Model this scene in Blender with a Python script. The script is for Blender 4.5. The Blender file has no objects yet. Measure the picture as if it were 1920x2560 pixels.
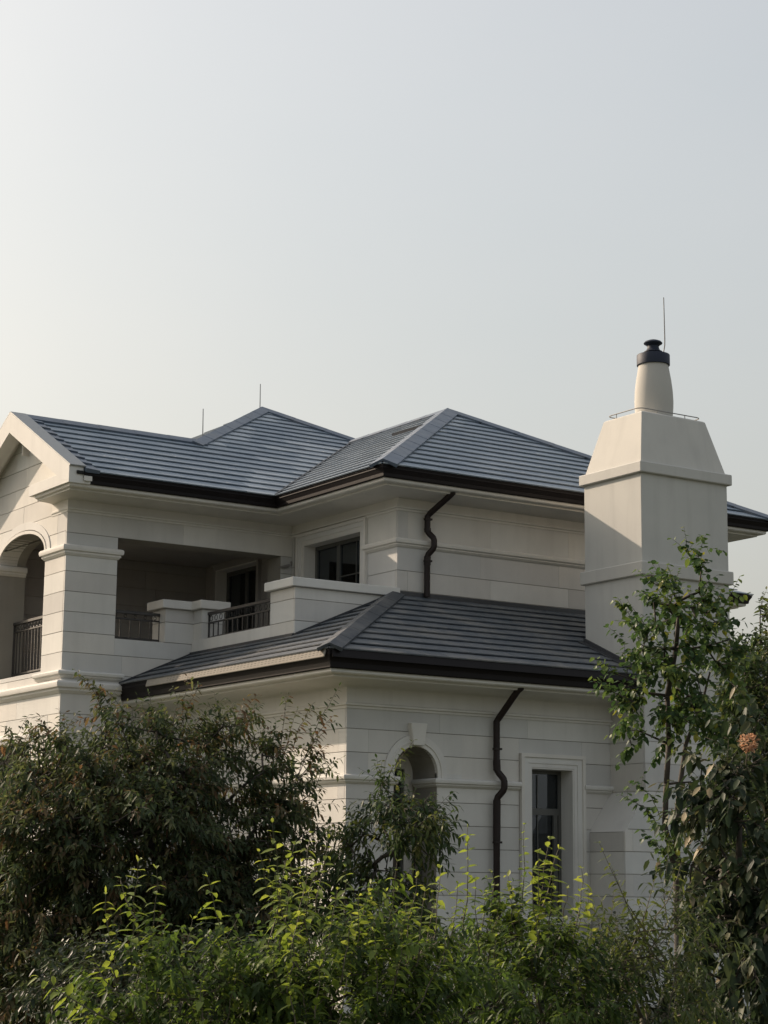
import bpy, bmesh, math, random
import numpy as np
from mathutils import Vector, Matrix
R = math.radians
random.seed(7); rng = np.random.default_rng(7)
scene = bpy.context.scene
COL = scene.collection

# ------------------------------------------------------------------ camera
CAM = np.array([-13.919, -21.960, 1.600])
FW = np.array([0.540697, 0.820767, 0.184361])
RT = np.array([0.834021, -0.551645, 0.009867])
UP = np.array([-0.109800, -0.148426, 0.982809])
FPX = 4992.86                                   # focal length in photo pixels (1920 wide)
cam = bpy.data.cameras.new('camera'); cam_o = bpy.data.objects.new('camera', cam); COL.objects.link(cam_o)
cam.sensor_fit = 'HORIZONTAL'; cam.sensor_width = 36.0; cam.lens = 36.0 * FPX / 1920.0
cam.clip_start = 0.1; cam.clip_end = 3000
cam_o.matrix_world = Matrix(((RT[0], UP[0], -FW[0], CAM[0]), (RT[1], UP[1], -FW[1], CAM[1]), (RT[2], UP[2], -FW[2], CAM[2]), (0, 0, 0, 1)))
scene.camera = cam_o

# ------------------------------------------------------------------ sky, sun, exposure
SUN = np.array([-1.0, 2.19, 1.27]); SUN = SUN / np.linalg.norm(SUN)      # direction towards the sun
EL = math.asin(SUN[2])
w = bpy.data.worlds.new('World'); scene.world = w; w.use_nodes = True
nt = w.node_tree; nt.nodes.clear()
out = nt.nodes.new('ShaderNodeOutputWorld'); bg = nt.nodes.new('ShaderNodeBackground'); sky = nt.nodes.new('ShaderNodeTexSky')
sky.sky_type = 'NISHITA'; sky.sun_disc = False; sky.sun_elevation = EL; sky.sun_rotation = math.atan2(SUN[0], SUN[1])
sky.air_density = 1.6; sky.dust_density = 7.0; sky.ozone_density = 1.5; sky.altitude = 0
hs = nt.nodes.new('ShaderNodeHueSaturation'); hs.inputs['Saturation'].default_value = 0.75
hz = nt.nodes.new('ShaderNodeMix'); hz.data_type = 'RGBA'; hz.inputs[0].default_value = 0.6       # even pale haze over the whole sky
tcd = nt.nodes.new('ShaderNodeTexCoord'); mpp = nt.nodes.new('ShaderNodeMapping'); mpp.inputs['Scale'].default_value = (2.2, 2.2, 5.0)
nz = nt.nodes.new('ShaderNodeTexNoise'); nz.inputs['Scale'].default_value = 1.6; nz.inputs['Detail'].default_value = 5; nz.inputs['Roughness'].default_value = .55
cr = nt.nodes.new('ShaderNodeValToRGB'); cr.color_ramp.elements[0].position = .3; cr.color_ramp.elements[1].position = .7
hc = nt.nodes.new('ShaderNodeMix'); hc.data_type = 'RGBA'; hc.inputs[6].default_value = (2.06, 2.08, 2.08, 1); hc.inputs[7].default_value = (2.24, 2.20, 2.16, 1)
nt.links.new(tcd.outputs['Generated'], mpp.inputs[0]); nt.links.new(mpp.outputs[0], nz.inputs['Vector']); nt.links.new(nz.outputs['Fac'], cr.inputs[0]); nt.links.new(cr.outputs[0], hc.inputs[0]); nt.links.new(hc.outputs[2], hz.inputs[7])
nt.links.new(sky.outputs[0], hs.inputs['Color']); nt.links.new(hs.outputs[0], hz.inputs[6]); nt.links.new(hz.outputs[2], bg.inputs[0]); nt.links.new(bg.outputs[0], out.inputs[0])
bg.inputs[1].default_value = 0.12
sun = bpy.data.lights.new('sun', 'SUN'); sun_o = bpy.data.objects.new('sun', sun); COL.objects.link(sun_o)
sun.energy = 2.75; sun.angle = R(0.6); sun.color = (1.0, 0.81, 0.63)
sun_o.rotation_euler = Vector(SUN).to_track_quat('Z', 'Y').to_euler(); sun_o.location = (0, 0, 30)
scene.view_settings.view_transform = 'Standard'; scene.view_settings.look = 'None'
scene.view_settings.exposure = 1.05; scene.view_settings.gamma = 1.0
scene.view_settings.use_curve_mapping = False

# ------------------------------------------------------------------ materials
def nodes(name):
    m = bpy.data.materials.new(name); m.use_nodes = True
    t = m.node_tree; b = t.nodes['Principled BSDF']
    return m, t, b
def N(t, kind, **kw):
    n = t.nodes.new(kind)
    for k, v in kw.items():
        if k in n.inputs.keys(): n.inputs[k].default_value = v
        else: setattr(n, k, v)
    return n
def mixc(t, fac, a, b, blend='MIX'):
    n = t.nodes.new('ShaderNodeMix'); n.data_type = 'RGBA'; n.blend_type = blend
    for sock, v in ((n.inputs[0], fac), (n.inputs[6], a), (n.inputs[7], b)):
        if hasattr(v, 'links') or isinstance(v, bpy.types.NodeSocket): t.links.new(v, sock)
        elif isinstance(v, (int, float)): sock.default_value = v
        else: sock.default_value = (*v, 1)
    return n.outputs[2]
def ramp(t, src, p0, p1, c0=(0, 0, 0), c1=(1, 1, 1)):
    n = t.nodes.new('ShaderNodeValToRGB'); n.color_ramp.elements[0].position = p0; n.color_ramp.elements[1].position = p1
    n.color_ramp.elements[0].color = (*c0, 1); n.color_ramp.elements[1].color = (*c1, 1)
    t.links.new(src, n.inputs[0]); return n.outputs[0]
def noise(t, coord, scale, detail=4, rough=.55, stretch=None):
    n = N(t, 'ShaderNodeTexNoise'); n.inputs['Scale'].default_value = scale; n.inputs['Detail'].default_value = detail; n.inputs['Roughness'].default_value = rough
    if stretch:
        mp = N(t, 'ShaderNodeMapping'); mp.inputs['Scale'].default_value = stretch
        t.links.new(coord, mp.inputs[0]); coord = mp.outputs[0]
    t.links.new(coord, n.inputs['Vector']); return n.outputs['Fac']
def bump(t, b, src, strength, dist):
    n = N(t, 'ShaderNodeBump'); n.inputs['Strength'].default_value = strength; n.inputs['Distance'].default_value = dist
    t.links.new(src, n.inputs['Height']); t.links.new(n.outputs[0], b.inputs['Normal'])
def geo(t): return N(t, 'ShaderNodeNewGeometry').outputs['Position']

def stone_mat(name, c1, c2, vary=.10, rough=.85, streak=.20):
    m, t, b = nodes(name); P = geo(t)
    col = mixc(t, ramp(t, noise(t, P, 1.3, 5), .35, .65), c1, c2)
    rnd = N(t, 'ShaderNodeObjectInfo').outputs['Random']
    d = tuple(x * (1 - vary) for x in (1, 1.0, 1.02)); l = tuple(min(1.0, x) for x in (1, 1, 1))
    col = mixc(t, 1.0, col, mixc(t, rnd, d, l), 'MULTIPLY')
    r2 = N(t, 'ShaderNodeMath', operation='MULTIPLY'); r2.inputs[1].default_value = 7.31; t.links.new(rnd, r2.inputs[0])
    r3 = N(t, 'ShaderNodeMath', operation='FRACT'); t.links.new(r2.outputs[0], r3.inputs[0])
    col = mixc(t, 1.0, col, mixc(t, r3.outputs[0], (1, .985, .955), (.985, 1, 1)), 'MULTIPLY')
    # rain streaks and fine speckle
    st = ramp(t, noise(t, P, 1.0, 6, .6, (5, 5, .45)), .50, .74)
    stn = N(t, 'ShaderNodeMath', operation='MULTIPLY'); stn.inputs[1].default_value = streak; t.links.new(st, stn.inputs[0])
    col = mixc(t, stn.outputs[0], col, tuple(x * .62 for x in c2))
    sp = ramp(t, noise(t, P, 60, 3), .60, .72)
    spn = N(t, 'ShaderNodeMath', operation='MULTIPLY'); spn.inputs[1].default_value = .10; t.links.new(sp, spn.inputs[0])
    col = mixc(t, spn.outputs[0], col, tuple(x * .55 for x in c1))
    t.links.new(col, b.inputs['Base Color']); b.inputs['Roughness'].default_value = rough
    b.inputs['Specular IOR Level'].default_value = .25
    bump(t, b, noise(t, P, 90, 5), .25, .004)
    return m
M = {}
M['stone'] = stone_mat('limestone', (.67, .65, .615), (.60, .583, .553), .20)
M['trim'] = stone_mat('limestone_trim', (.67, .65, .615), (.625, .607, .575), .04)
M['joint'] = stone_mat('joint_mortar', (.30, .28, .245), (.26, .24, .21), .0)
M['stucco'] = stone_mat('chimney_render', (.53, .515, .48), (.49, .477, .448), .03, .9, .22)
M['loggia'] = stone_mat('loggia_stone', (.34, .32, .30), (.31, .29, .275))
M['pot'] = stone_mat('pot_clay', (.47, .45, .41), (.46, .44, .40), .0, .9, .05)

def tile_mat(name, c1, c2, rough=.42, dust=.45):
    m, t, b = nodes(name); P = geo(t)
    at = N(t, 'ShaderNodeAttribute', attribute_name='rnd').outputs['Fac']
    col = mixc(t, at, c1, c2)
    f = ramp(t, noise(t, P, 1.7, 6, .7), .48, .70)
    fm = N(t, 'ShaderNodeMath', operation='MULTIPLY'); fm.inputs[1].default_value = dust; t.links.new(f, fm.inputs[0])
    col = mixc(t, fm.outputs[0], col, (.19, .185, .175))
    t.links.new(col, b.inputs['Base Color'])
    rr = N(t, 'ShaderNodeMapRange'); rr.inputs['To Min'].default_value = rough - .08; rr.inputs['To Max'].default_value = rough + .15
    t.links.new(noise(t, P, 6, 4), rr.inputs[0]); t.links.new(rr.outputs[0], b.inputs['Roughness'])
    b.inputs['Specular IOR Level'].default_value = .5
    bump(t, b, noise(t, P, 40, 5), .2, .004)
    return m
M['tile'] = tile_mat('roof_tile', (.160, .203, .252), (.205, .248, .295), .45, .2)
M['tile_painted_sun'] = tile_mat('roof_tile_painted_sun', (.27, .31, .35), (.33, .37, .41), .45, .2)  # grazing sunlight on the roof, put into a lighter tile colour
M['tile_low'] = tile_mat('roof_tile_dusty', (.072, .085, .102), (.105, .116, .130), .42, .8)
M['cap'] = tile_mat('ridge_cap', (.085, .11, .15), (.10, .125, .16), .42)
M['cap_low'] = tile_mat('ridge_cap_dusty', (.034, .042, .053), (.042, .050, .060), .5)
M['deck'] = tile_mat('roof_underlay', (.02, .02, .022), (.02, .02, .022), .8)

def plain(name, c, rough=.5, metal=0., nz=.0, scale=8, spec=.5):
    m, t, b = nodes(name); P = geo(t)
    col = mixc(t, noise(t, P, scale, 5), tuple(x * (1 - nz) for x in c), tuple(min(1, x * (1 + nz)) for x in c))
    t.links.new(col, b.inputs['Base Color']); b.inputs['Roughness'].default_value = rough; b.inputs['Metallic'].default_value = metal
    b.inputs['Specular IOR Level'].default_value = spec
    bump(t, b, noise(t, P, scale * 6, 3), .08, .003)
    return m
M['gutter'] = plain('gutter_metal', (.009, .0065, .007), .58, 0, .3, 5, .22)
M['pipe'] = plain('downpipe_metal', (.017, .010, .009), .5, 0, .25, 6, .3)
M['iron'] = plain('railing_iron', (.040, .036, .034), .45, 0, .2)
M['frame'] = plain('window_frame', (.085, .085, .078), .4, 0, .12)
M['room'] = plain('room_paint', (.16, .15, .14), .9, 0, .1)
M['curtain'] = plain('curtain_cloth', (.42, .50, .60), .9, 0, .1)
M['guard'] = plain('guard_metal', (.27, .25, .22), .95, 0, .12, 14, .08)
M['hole'] = plain('guard_hole', (.05, .045, .04), .8)
M['rod'] = plain('rod_metal', (.24, .23, .22), .7, 0, .1)
M['potcap'] = plain('pot_cap_metal', (.022, .028, .045), .6, 0, .15, 8, .25)
M['flash'] = plain('flashing_metal', (.035, .037, .042), .5, 0, .2)
M['soil'] = plain('garden_soil', (.10, .09, .07), .95, 0, .4, 3)
M['lampgrey'] = plain('lamp_plastic', (.22, .21, .20), .5)

def glass_mat():
    m, t, b = nodes('window_glass')
    o = [n for n in t.nodes if n.type == 'OUTPUT_MATERIAL'][0]
    gl = N(t, 'ShaderNodeBsdfGlossy'); gl.inputs['Roughness'].default_value = .03; gl.inputs['Color'].default_value = (.8, .88, .95, 1)
    tr = N(t, 'ShaderNodeBsdfTransparent'); tr.inputs['Color'].default_value = (.45, .50, .55, 1)
    fr = N(t, 'ShaderNodeFresnel'); fr.inputs['IOR'].default_value = 1.95
    mx = N(t, 'ShaderNodeMixShader'); t.links.new(fr.outputs[0], mx.inputs[0]); t.links.new(tr.outputs[0], mx.inputs[1]); t.links.new(gl.outputs[0], mx.inputs[2])
    t.links.new(mx.outputs[0], o.inputs[0]); t.nodes.remove(b); return m
M['glass'] = glass_mat()

def leaf_mat(name, stops, transl=.45, rough=.5):
    m, t, b = nodes(name); o = [n for n in t.nodes if n.type == 'OUTPUT_MATERIAL'][0]
    at = N(t, 'ShaderNodeAttribute', attribute_name='rnd').outputs['Fac']
    r = N(t, 'ShaderNodeValToRGB'); els = r.color_ramp.elements
    while len(els) < len(stops): els.new(.5)
    for e, (p, c) in zip(els, stops): e.position = p; e.color = (*c, 1)
    t.links.new(at, r.inputs[0])
    t.links.new(r.outputs[0], b.inputs['Base Color']); b.inputs['Roughness'].default_value = rough
    b.inputs['Specular IOR Level'].default_value = .18
    tl = N(t, 'ShaderNodeBsdfTranslucent')
    hv = N(t, 'ShaderNodeHueSaturation'); hv.inputs['Saturation'].default_value = 1.15; hv.inputs['Value'].default_value = 1.5; hv.inputs['Hue'].default_value = .49
    t.links.new(r.outputs[0], hv.inputs['Color']); t.links.new(hv.outputs[0], tl.inputs['Color'])
    mx = N(t, 'ShaderNodeMixShader'); mx.inputs[0].default_value = transl
    t.links.new(b.outputs[0], mx.inputs[1]); t.links.new(tl.outputs[0], mx.inputs[2]); t.links.new(mx.outputs[0], o.inputs[0])
    return m
M['bark'] = plain('bark', (.055, .045, .036), .9, 0, .4, 20)
M['twig'] = plain('twig_bark', (.075, .065, .04), .8, 0, .3, 20)

# ------------------------------------------------------------------ mesh helpers
class MB:
    def __init__(s): s.v = []; s.f = []
    def add(s, vs, fs):
        k = len(s.v); s.v += [tuple(map(float, p)) for p in vs]; s.f += [tuple(k + i for i in f) for f in fs]; return s
    def box(s, x0, x1, y0, y1, z0, z1):
        return s.add([(x0, y0, z0), (x1, y0, z0), (x1, y1, z0), (x0, y1, z0), (x0, y0, z1), (x1, y0, z1), (x1, y1, z1), (x0, y1, z1)],
                     [(0, 3, 2, 1), (4, 5, 6, 7), (0, 1, 5, 4), (1, 2, 6, 5), (2, 3, 7, 6), (3, 0, 4, 7)])
    def prism(s, bottom, top):
        n = len(bottom)
        return s.add(list(bottom) + list(top), [tuple(range(n))[::-1], tuple(range(n, 2 * n))] + [(i, (i + 1) % n, n + (i + 1) % n, n + i) for i in range(n)])
    def ext(s, pts, axis, d0, d1):
        """extrude a polygon given in wall coordinates (s, z); axis 'Y' = wall facing -Y, 'X' = wall facing -X"""
        m = (lambda p, d: (p[0], d, p[1])) if axis == 'Y' else (lambda p, d: (d, p[0], p[1]))
        return s.prism([m(p, d0) for p in pts], [m(p, d1) for p in pts])
    def sweep(s, path, prof, scale=None):
        """closed profile (o, z) swept along a right-angled plan path; o is measured to the right of the path"""
        P = [np.array(p, float) for p in path]; n = len(P); sc = scale or [1.] * (n - 1)
        nr = []
        for i in range(n - 1):
            d = P[i + 1] - P[i]; d /= np.linalg.norm(d); nr.append(np.array([d[1], -d[0]]))
        rings = []
        for i in range(n):
            if i == 0: q = nr[0] * sc[0]
            elif i == n - 1: q = nr[-1] * sc[-1]
            else: q = nr[i - 1] * sc[i - 1] + nr[i] * sc[i]
            rings.append([(P[i][0] + q[0] * o, P[i][1] + q[1] * o, z) for o, z in prof])
        k = len(prof); vs = sum(rings, []); fs = [tuple(range(k))[::-1], tuple(range((n - 1) * k, n * k))]
        for i in range(n - 1):
            for j in range(k): fs.append((i * k + j, i * k + (j + 1) % k, (i + 1) * k + (j + 1) % k, (i + 1) * k + j))
        return s.add(vs, fs)
    def tube(s, pts, rad, sides=6, sq=None):
        P = [np.array(p, float) for p in pts]; n = len(P); rad = rad if hasattr(rad, '__len__') else [rad] * n
        vs = []; ref = np.array([0.31, 0.57, 0.76])
        for i in range(n):
            d = P[min(i + 1, n - 1)] - P[max(i - 1, 0)]; d /= (np.linalg.norm(d) + 1e-9)
            a = np.cross(d, ref if sq is None else sq); a /= (np.linalg.norm(a) + 1e-9); b = np.cross(d, a)
            for j in range(sides):
                t = 2 * math.pi * (j + .5) / sides; vs.append(P[i] + rad[i] * (a * math.cos(t) + b * math.sin(t)))
        fs = [tuple(range(sides))[::-1], tuple(range((n - 1) * sides, n * sides))]
        for i in range(n - 1):
            for j in range(sides): fs.append((i * sides + j, i * sides + (j + 1) % sides, (i + 1) * sides + (j + 1) % sides, (i + 1) * sides + j))
        return s.add(vs, fs)
    def lathe(s, cx, cy, prof, n=32):
        vs = [(cx + r * math.cos(2 * math.pi * j / n), cy + r * math.sin(2 * math.pi * j / n), z) for r, z in prof for j in range(n)]
        k = len(prof); fs = [tuple(range(n))[::-1], tuple(range((k - 1) * n, k * n))]
        for i in range(k - 1):
            for j in range(n): fs.append((i * n + j, i * n + (j + 1) % n, (i + 1) * n + (j + 1) % n, (i + 1) * n + j))
        return s.add(vs, fs)
    def build(s, name, mat, parent=None, smooth=False, bevel=0., recalc=True):
        me = bpy.data.meshes.new(name); me.from_pydata(s.v, [], s.f)
        if recalc or bevel:
            bm = bmesh.new(); bm.from_mesh(me)
            if bevel: bmesh.ops.bevel(bm, geom=[e for e in bm.edges if e.calc_face_angle(0) > .5], offset=bevel, segments=1, affect='EDGES', clamp_overlap=True)
            bmesh.ops.recalc_face_normals(bm, faces=bm.faces); bm.to_mesh(me); bm.free()
        if smooth:
            me.polygons.foreach_set('use_smooth', [True] * len(me.polygons))
        me.materials.append(M[mat] if isinstance(mat, str) else mat)
        return link(name, me, parent)
def link(name, me, parent=None):
    o = bpy.data.objects.new(name, me); COL.objects.link(o)
    if parent: o.parent = parent
    return o
def empty(name, loc, label=None, cat=None, group=None):
    o = bpy.data.objects.new(name, None); COL.objects.link(o); o.location = loc; o.empty_display_size = .3
    return tag(o, label, cat, group)
def tag(o, label=None, cat=None, group=None, kind=None):
    for k, v in (('label', label), ('category', cat), ('group', group), ('kind', kind)):
        if v: o[k] = v
    return o
def smooth_angle(o, a=35):
    me = o.data; bm = bmesh.new(); bm.from_mesh(me)
    for f in bm.faces: f.smooth = True
    for e in bm.edges: e.smooth = e.calc_face_angle(0) < R(a)
    bm.to_mesh(me); bm.free(); return o

def ray(px, py): return FW * FPX + RT * (px - 960) - UP * (py - 1280)
def on_y(px, py, Y): d = ray(px, py); return CAM + d * ((Y - CAM[1]) / d[1])
def on_x(px, py, X): d = ray(px, py); return CAM + d * ((X - CAM[0]) / d[0])
def on_z(px, py, Z): d = ray(px, py); return CAM + d * ((Z - CAM[2]) / d[2])
def at(px, py, dist): d = ray(px, py); return CAM + d * (dist / math.hypot(d[0], d[1]))

# ------------------------------------------------------------------ ground
g = MB(); n = 60
for i in range(n + 1):
    for j in range(n + 1):
        x = -400 + 800 * i / n; y = -400 + 800 * j / n; g.v.append((x, y, 0.0))
g.f = [(i * (n + 1) + j, (i + 1) * (n + 1) + j, (i + 1) * (n + 1) + j + 1, i * (n + 1) + j + 1) for i in range(n) for j in range(n)]
m, t, b = nodes('garden_ground'); P_ = geo(t)
t.links.new(mixc(t, ramp(t, noise(t, P_, .6, 6), .4, .62), (.05, .065, .03), (.09, .085, .065)), b.inputs['Base Color']); b.inputs['Roughness'].default_value = .95
bump(t, b, noise(t, P_, 14, 6), .6, .03)
tag(g.build('ground', m), 'garden ground of short grass and bare soil around the house', kind='structure')

# ------------------------------------------------------------------ house: measured numbers (metres, origin = lower block corner)
E1, ZB1, ZT1, ZF1, S1 = .748, 4.300, 4.532, 3.912, .436
E2, ZB2, ZT2, ZF2, S2 = .794, 7.378, 7.548, 7.110, .532
XB, YB = 2.234, 2.196                 # corner of the upper block
YW, XG = 5.2265, -1.689               # wing side wall, gable wall
X1, YP = .467, 2.150                  # balcony front wall, parapet side
WB = 3.836                            # half width of the upper block roof
HW, HT, XT = 2.349, 5.219, 4.153      # wing ridge, main peak (plan distance from the eave), peak X
CH = .3035
house = empty('house', (0, 0, 0), 'pale limestone two-storey villa with grey tiled hip roofs, balcony and tall chimney', 'house')

# ---- coursed stone cladding
def clip(poly, a, b, c):
    """keep the side a*s + b*z <= c"""
    outp = []
    for i in range(len(poly)):
        p, q = poly[i], poly[(i + 1) % len(poly)]
        dp, dq = a * p[0] + b * p[1] - c, a * q[0] + b * q[1] - c
        if dp <= 0: outp.append(p)
        if dp * dq < 0:
            k = dp / (dp - dq); outp.append((p[0] + k * (q[0] - p[0]), p[1] + k * (q[1] - p[1])))
    return outp
def area(p): return abs(sum(p[i][0] * p[(i + 1) % len(p)][1] - p[(i + 1) % len(p)][0] * p[i][1] for i in range(len(p)))) / 2 if len(p) > 2 else 0
def arch_halves(cx, a, b, zs, z0, z1, s0, s1, n=8):
    """two polygons filling [s0,s1]x[z0,z1] outside an elliptic arch"""
    res = []
    for sg, se in ((-1, s0), (1, s1)):
        pts = [(se, z0), (se, z1), (cx, z1)]
        zt = min(z1, zs + b)
        if z1 > zs + b: pts.append((cx, zs + b))
        zz = [zt + (z0 - zt) * k / n for k in range(n + 1)]
        for z in zz:
            q = max(0, 1 - ((max(z, zs) - zs) / b) ** 2); x = cx + sg * a * math.sqrt(q)
            if (se - x) * sg < .001: x = se - sg * .001
            pts.append((x, z))
        cl = [pts[0]]
        for p in pts[1:]:
            if math.hypot(p[0] - cl[-1][0], p[1] - cl[-1][1]) > .003: cl.append(p)
        res.append(cl)
    return res
STN = [0]
def stones(parent, axis, P, s0, s1, zs, holes=(), arches=(), clips=(), length=1.15, mat='stone'):
    gz, gs, th = .0045, .0012, .034; low = MB()          # courses down behind the planting are joined
    for k in range(len(zs) - 1):
        za, zb = zs[k] + gz, zs[k + 1] - gz
        if zb - za < .02: continue
        seg = [(s0, s1)]; extra = []
        for h in holes:
            if h[3] <= za or h[2] >= zb: continue
            nseg = []
            for a, b_ in seg:
                if h[1] <= a or h[0] >= b_: nseg.append((a, b_)); continue
                if h[0] > a: nseg.append((a, h[0]))
                if h[1] < b_: nseg.append((h[1], b_))
            seg = nseg
            lo, hi = max(h[0], s0), min(h[1], s1)
            if h[3] < zb - .03 and len(h) < 5: extra.append([(lo, h[3] + .001), (hi, h[3] + .001), (hi, zb), (lo, zb)])
            if h[2] > za + .03: extra.append([(lo, za), (hi, za), (hi, h[2] - .001), (lo, h[2] - .001)])
        for (cx, a, b_, z0) in arches:
            if zb <= z0 + .001 or za >= z0 + b_: continue
            nseg = []
            lo, hi = max(s0, cx - a - .25), min(s1, cx + a + .25)
            for p, q in seg:
                if hi <= p or lo >= q: nseg.append((p, q)); continue
                if lo > p: nseg.append((p, lo))
                if hi < q: nseg.append((hi, q))
            seg = nseg; extra += arch_halves(cx, a, b_, z0, max(za, z0), zb, lo, hi)
            if za < z0 - .01: extra += [[(lo, za), (cx - a, za), (cx - a, z0), (lo, z0)], [(cx + a, za), (hi, za), (hi, z0), (cx + a, z0)]]
        polys = list(extra)
        for a, b_ in seg:
            L = b_ - a
            if L < .02: continue
            m_ = max(1, round(L / length)); off = (.5 if k % 2 and m_ > 1 else 0) / max(m_, 1)
            cuts = [a] + [a + L * (i + off) / m_ for i in range(0 if off else 1, m_)] + [b_]
            cuts = [c for i, c in enumerate(cuts) if i == 0 or c - cuts[i - 1] > .05]
            for i in range(len(cuts) - 1): polys.append([(cuts[i] + gs, za), (cuts[i + 1] - gs, za), (cuts[i + 1] - gs, zb), (cuts[i] + gs, zb)])
        for p in polys:
            for c in clips: p = clip(p, *c) if len(p) > 2 else p
            if area(p) < .002: continue
            dd = random.uniform(-.0015, .0015)
            if zs[k + 1] < 1.75: low.ext(p, axis, P + dd, P + th); continue
            MB().ext(p, axis, P + dd, P + th).build('stone', mat, parent); STN[0] += 1
    if low.v: tag(low.build('stones', mat, parent), kind='stuff')
def wall_core(axis, P0, P1, s0, s1, z0, z1, holes=(), arches=()):
    b_ = MB(); ss = sorted({s0, s1, *[max(s0, min(s1, h[i])) for h in holes for i in (0, 1)]})
    for i in range(len(ss) - 1):
        a, c = ss[i], ss[i + 1]; mid = (a + c) / 2
        bl = sorted([(max(z0, h[2]), min(z1, h[3])) for h in holes if h[0] < mid < h[1]])
        z = z0
        for lo, hi in bl:
            if lo > z + .001: b_.ext([(a, z), (c, z), (c, lo), (a, lo)], axis, P0, P1)
            z = max(z, hi)
        if z < z1 - .001: b_.ext([(a, z), (c, z), (c, z1), (a, z1)], axis, P0, P1)
    for (cx, a, bb, zs) in arches:
        for p in arch_halves(cx, a, bb, zs, zs, zs + bb + .02, cx - a, cx + a, 16): b_.ext(p, axis, P0, P1)
    return b_
def zgrid(z0, z1, ref):
    k0 = math.ceil((z0 - ref) / CH - .02); zs = [z0]
    while ref + k0 * CH < z1 - .02:
        if ref + k0 * CH > z0 + .02: zs.append(ref + k0 * CH)
        k0 += 1
    return zs + [z1]

# ---- lower block
AR = (1.09, .347, .347, 3.085)                         # arched niche in the side wall
WN = (3.00, 3.755, 1.215, 3.237)                       # tall window
lw = wall_core('Y', .012, .60, .012, 7.6, 0, 4.32, [(AR[0] - AR[1], AR[0] + AR[1], .9, AR[3]), (AR[0] - AR[1], AR[0] + AR[1], AR[3], AR[3] + AR[2] + .02), WN], [AR]).build('wall', 'joint', house)
lz = zgrid(0, ZF1, 3.0135)
stones(lw, 'Y', 0, 0, 4.43, lz, [(AR[0] - AR[1], AR[0] + AR[1], .9, AR[3], 1), (2.806, 3.909, 1.10, 3.415)], [(AR[0], .50, .50, AR[3])], length=1.3)
stones(lw, 'Y', 0, 6.5, 7.6, lz)
ll = wall_core('X', .012, .40, .602, YW, 0, 4.32).build('wall', 'joint', house)
stones(ll, 'X', 0, .036, YW - .01, lz, length=1.25)
MB().box(.4, 7.6, 2.2, 2.3, 0, 4.3).build('partition', 'room', house)
MB().box(7.45, 7.598, .602, 2.2, 0, 4.3).build('partition', 'room', house)
MB().box(.42, 8.0, .35, 9.0, 4.34, 4.44).build('floor_slab', 'room', house)
# belt course, frieze + cornice, gutter of the lower block
def belt(z0, z1, o):
    h = z1 - z0
    return [(-.01, z0), (.012, z0), (o * .55, z0 + h * .22), (o * .55, z0 + h * .38), (o * .9, z0 + h * .45), (o, z0 + h * .62), (o, z0 + h * .80), (o * .85, z0 + h * .93), (o * .55, z1), (-.01, z1)]
for nm, path in (('belt_course', [(0, 5.0), (0, 0), (AR[0] - AR[1], 0), (AR[0] - AR[1], .5)]),
                 ('belt_course', [(AR[0] + AR[1], .5), (AR[0] + AR[1], 0), (2.80, 0)]), ('belt_course', [(3.92, 0), (4.47, 0)])):
    smooth_angle(MB().sweep(path, belt(2.91, 3.025, .08)).build(nm, 'trim', house), 30)
def cornice(zf, zb, o):
    pr = [(-.012, zf - .03), (.018, zf - .03), (.022, zf), (.052, zf + .008), (.052, zf + .034), (.012, zf + .046)]
    z2 = zb - (zb - zf) * .42
    pr += [(.012, z2)]
    for k in range(1, 8):                                # cavetto
        a = k / 7 * math.pi / 2; pr.append((.012 + (o - .22) * (1 - math.cos(a)), z2 + (zb - .085 - z2) * math.sin(a)))
    pr += [(o - .19, zb - .085), (o - .19, zb - .06), (o - .10, zb - .05), (o - .085, zb - .035), (o - .085, zb + .012), (-.012, zb + .012)]
    return pr
def gutter(e, zb, zt):
    h = zt - zb
    return [(e - .19, zb), (e - .055, zb), (e - .045, zb + .012), (e - .04, zb + h * .33), (e - .012, zb + h * .62), (e, zb + h * .72), (e, zt - .022), (e + .012, zt - .02), (e + .012, zt), (e - .008, zt), (e - .012, zt - .06), (e - .16, zt - .06), (e - .19, zt - .01)]
lp = [(0, YW), (0, 0), (7.6, 0)]
for path in ([(0, YW - .012), (0, 0), (4.44, 0)], [(6.07, 0), (7.6, 0)]):
    smooth_angle(MB().sweep(path, cornice(ZF1, ZB1, E1)).build('cornice', 'trim', house), 25)
    MB().sweep(path, gutter(E1, ZB1, ZT1)).build('gutter', 'gutter', house)
# leaf guard strip with punched holes along the left eave
def roof1(x): return ZT1 + S1 * (x + E1)
y0g, y1g = -E1 + .06, 4.25
gd = MB(); gp = [(-E1 - .046, ZT1 - .100), (-E1 - .026, ZT1 - .104), (-E1 + .012, ZT1 + .020), (-E1 - .012, ZT1 + .026)]
gd.prism([(x, y0g, z) for x, z in gp], [(x, y1g, z) for x, z in gp]); guard = gd.build('leaf_guard', 'guard', house, bevel=.006)
hm = MB()
for i in range(46):
    y = y0g + .07 + i * .093
    for dz in (-.028, 0., .026):
        for dy in (-.012, .014):
            zc = ZT1 - .036 + dz; xo = -E1 - .0290 + dz * .27
            hm.box(xo - .002, xo + .02, y + dy, y + dy + .010, zc - .0035, zc + .0035)
sg_ = MB(); sp_ = [(-y, z) for y, z in gp]
sg_.prism([(-E1 + .03, -a_, z) for a_, z in sp_], [(4.42, -a_, z) for a_, z in sp_]); sg_.build('leaf_guard', 'gutter', house)  # same guard on the unlit eave; its shade is put into the near-black colour
tag(hm.build('punched_holes', 'hole', guard), kind='stuff')

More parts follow.
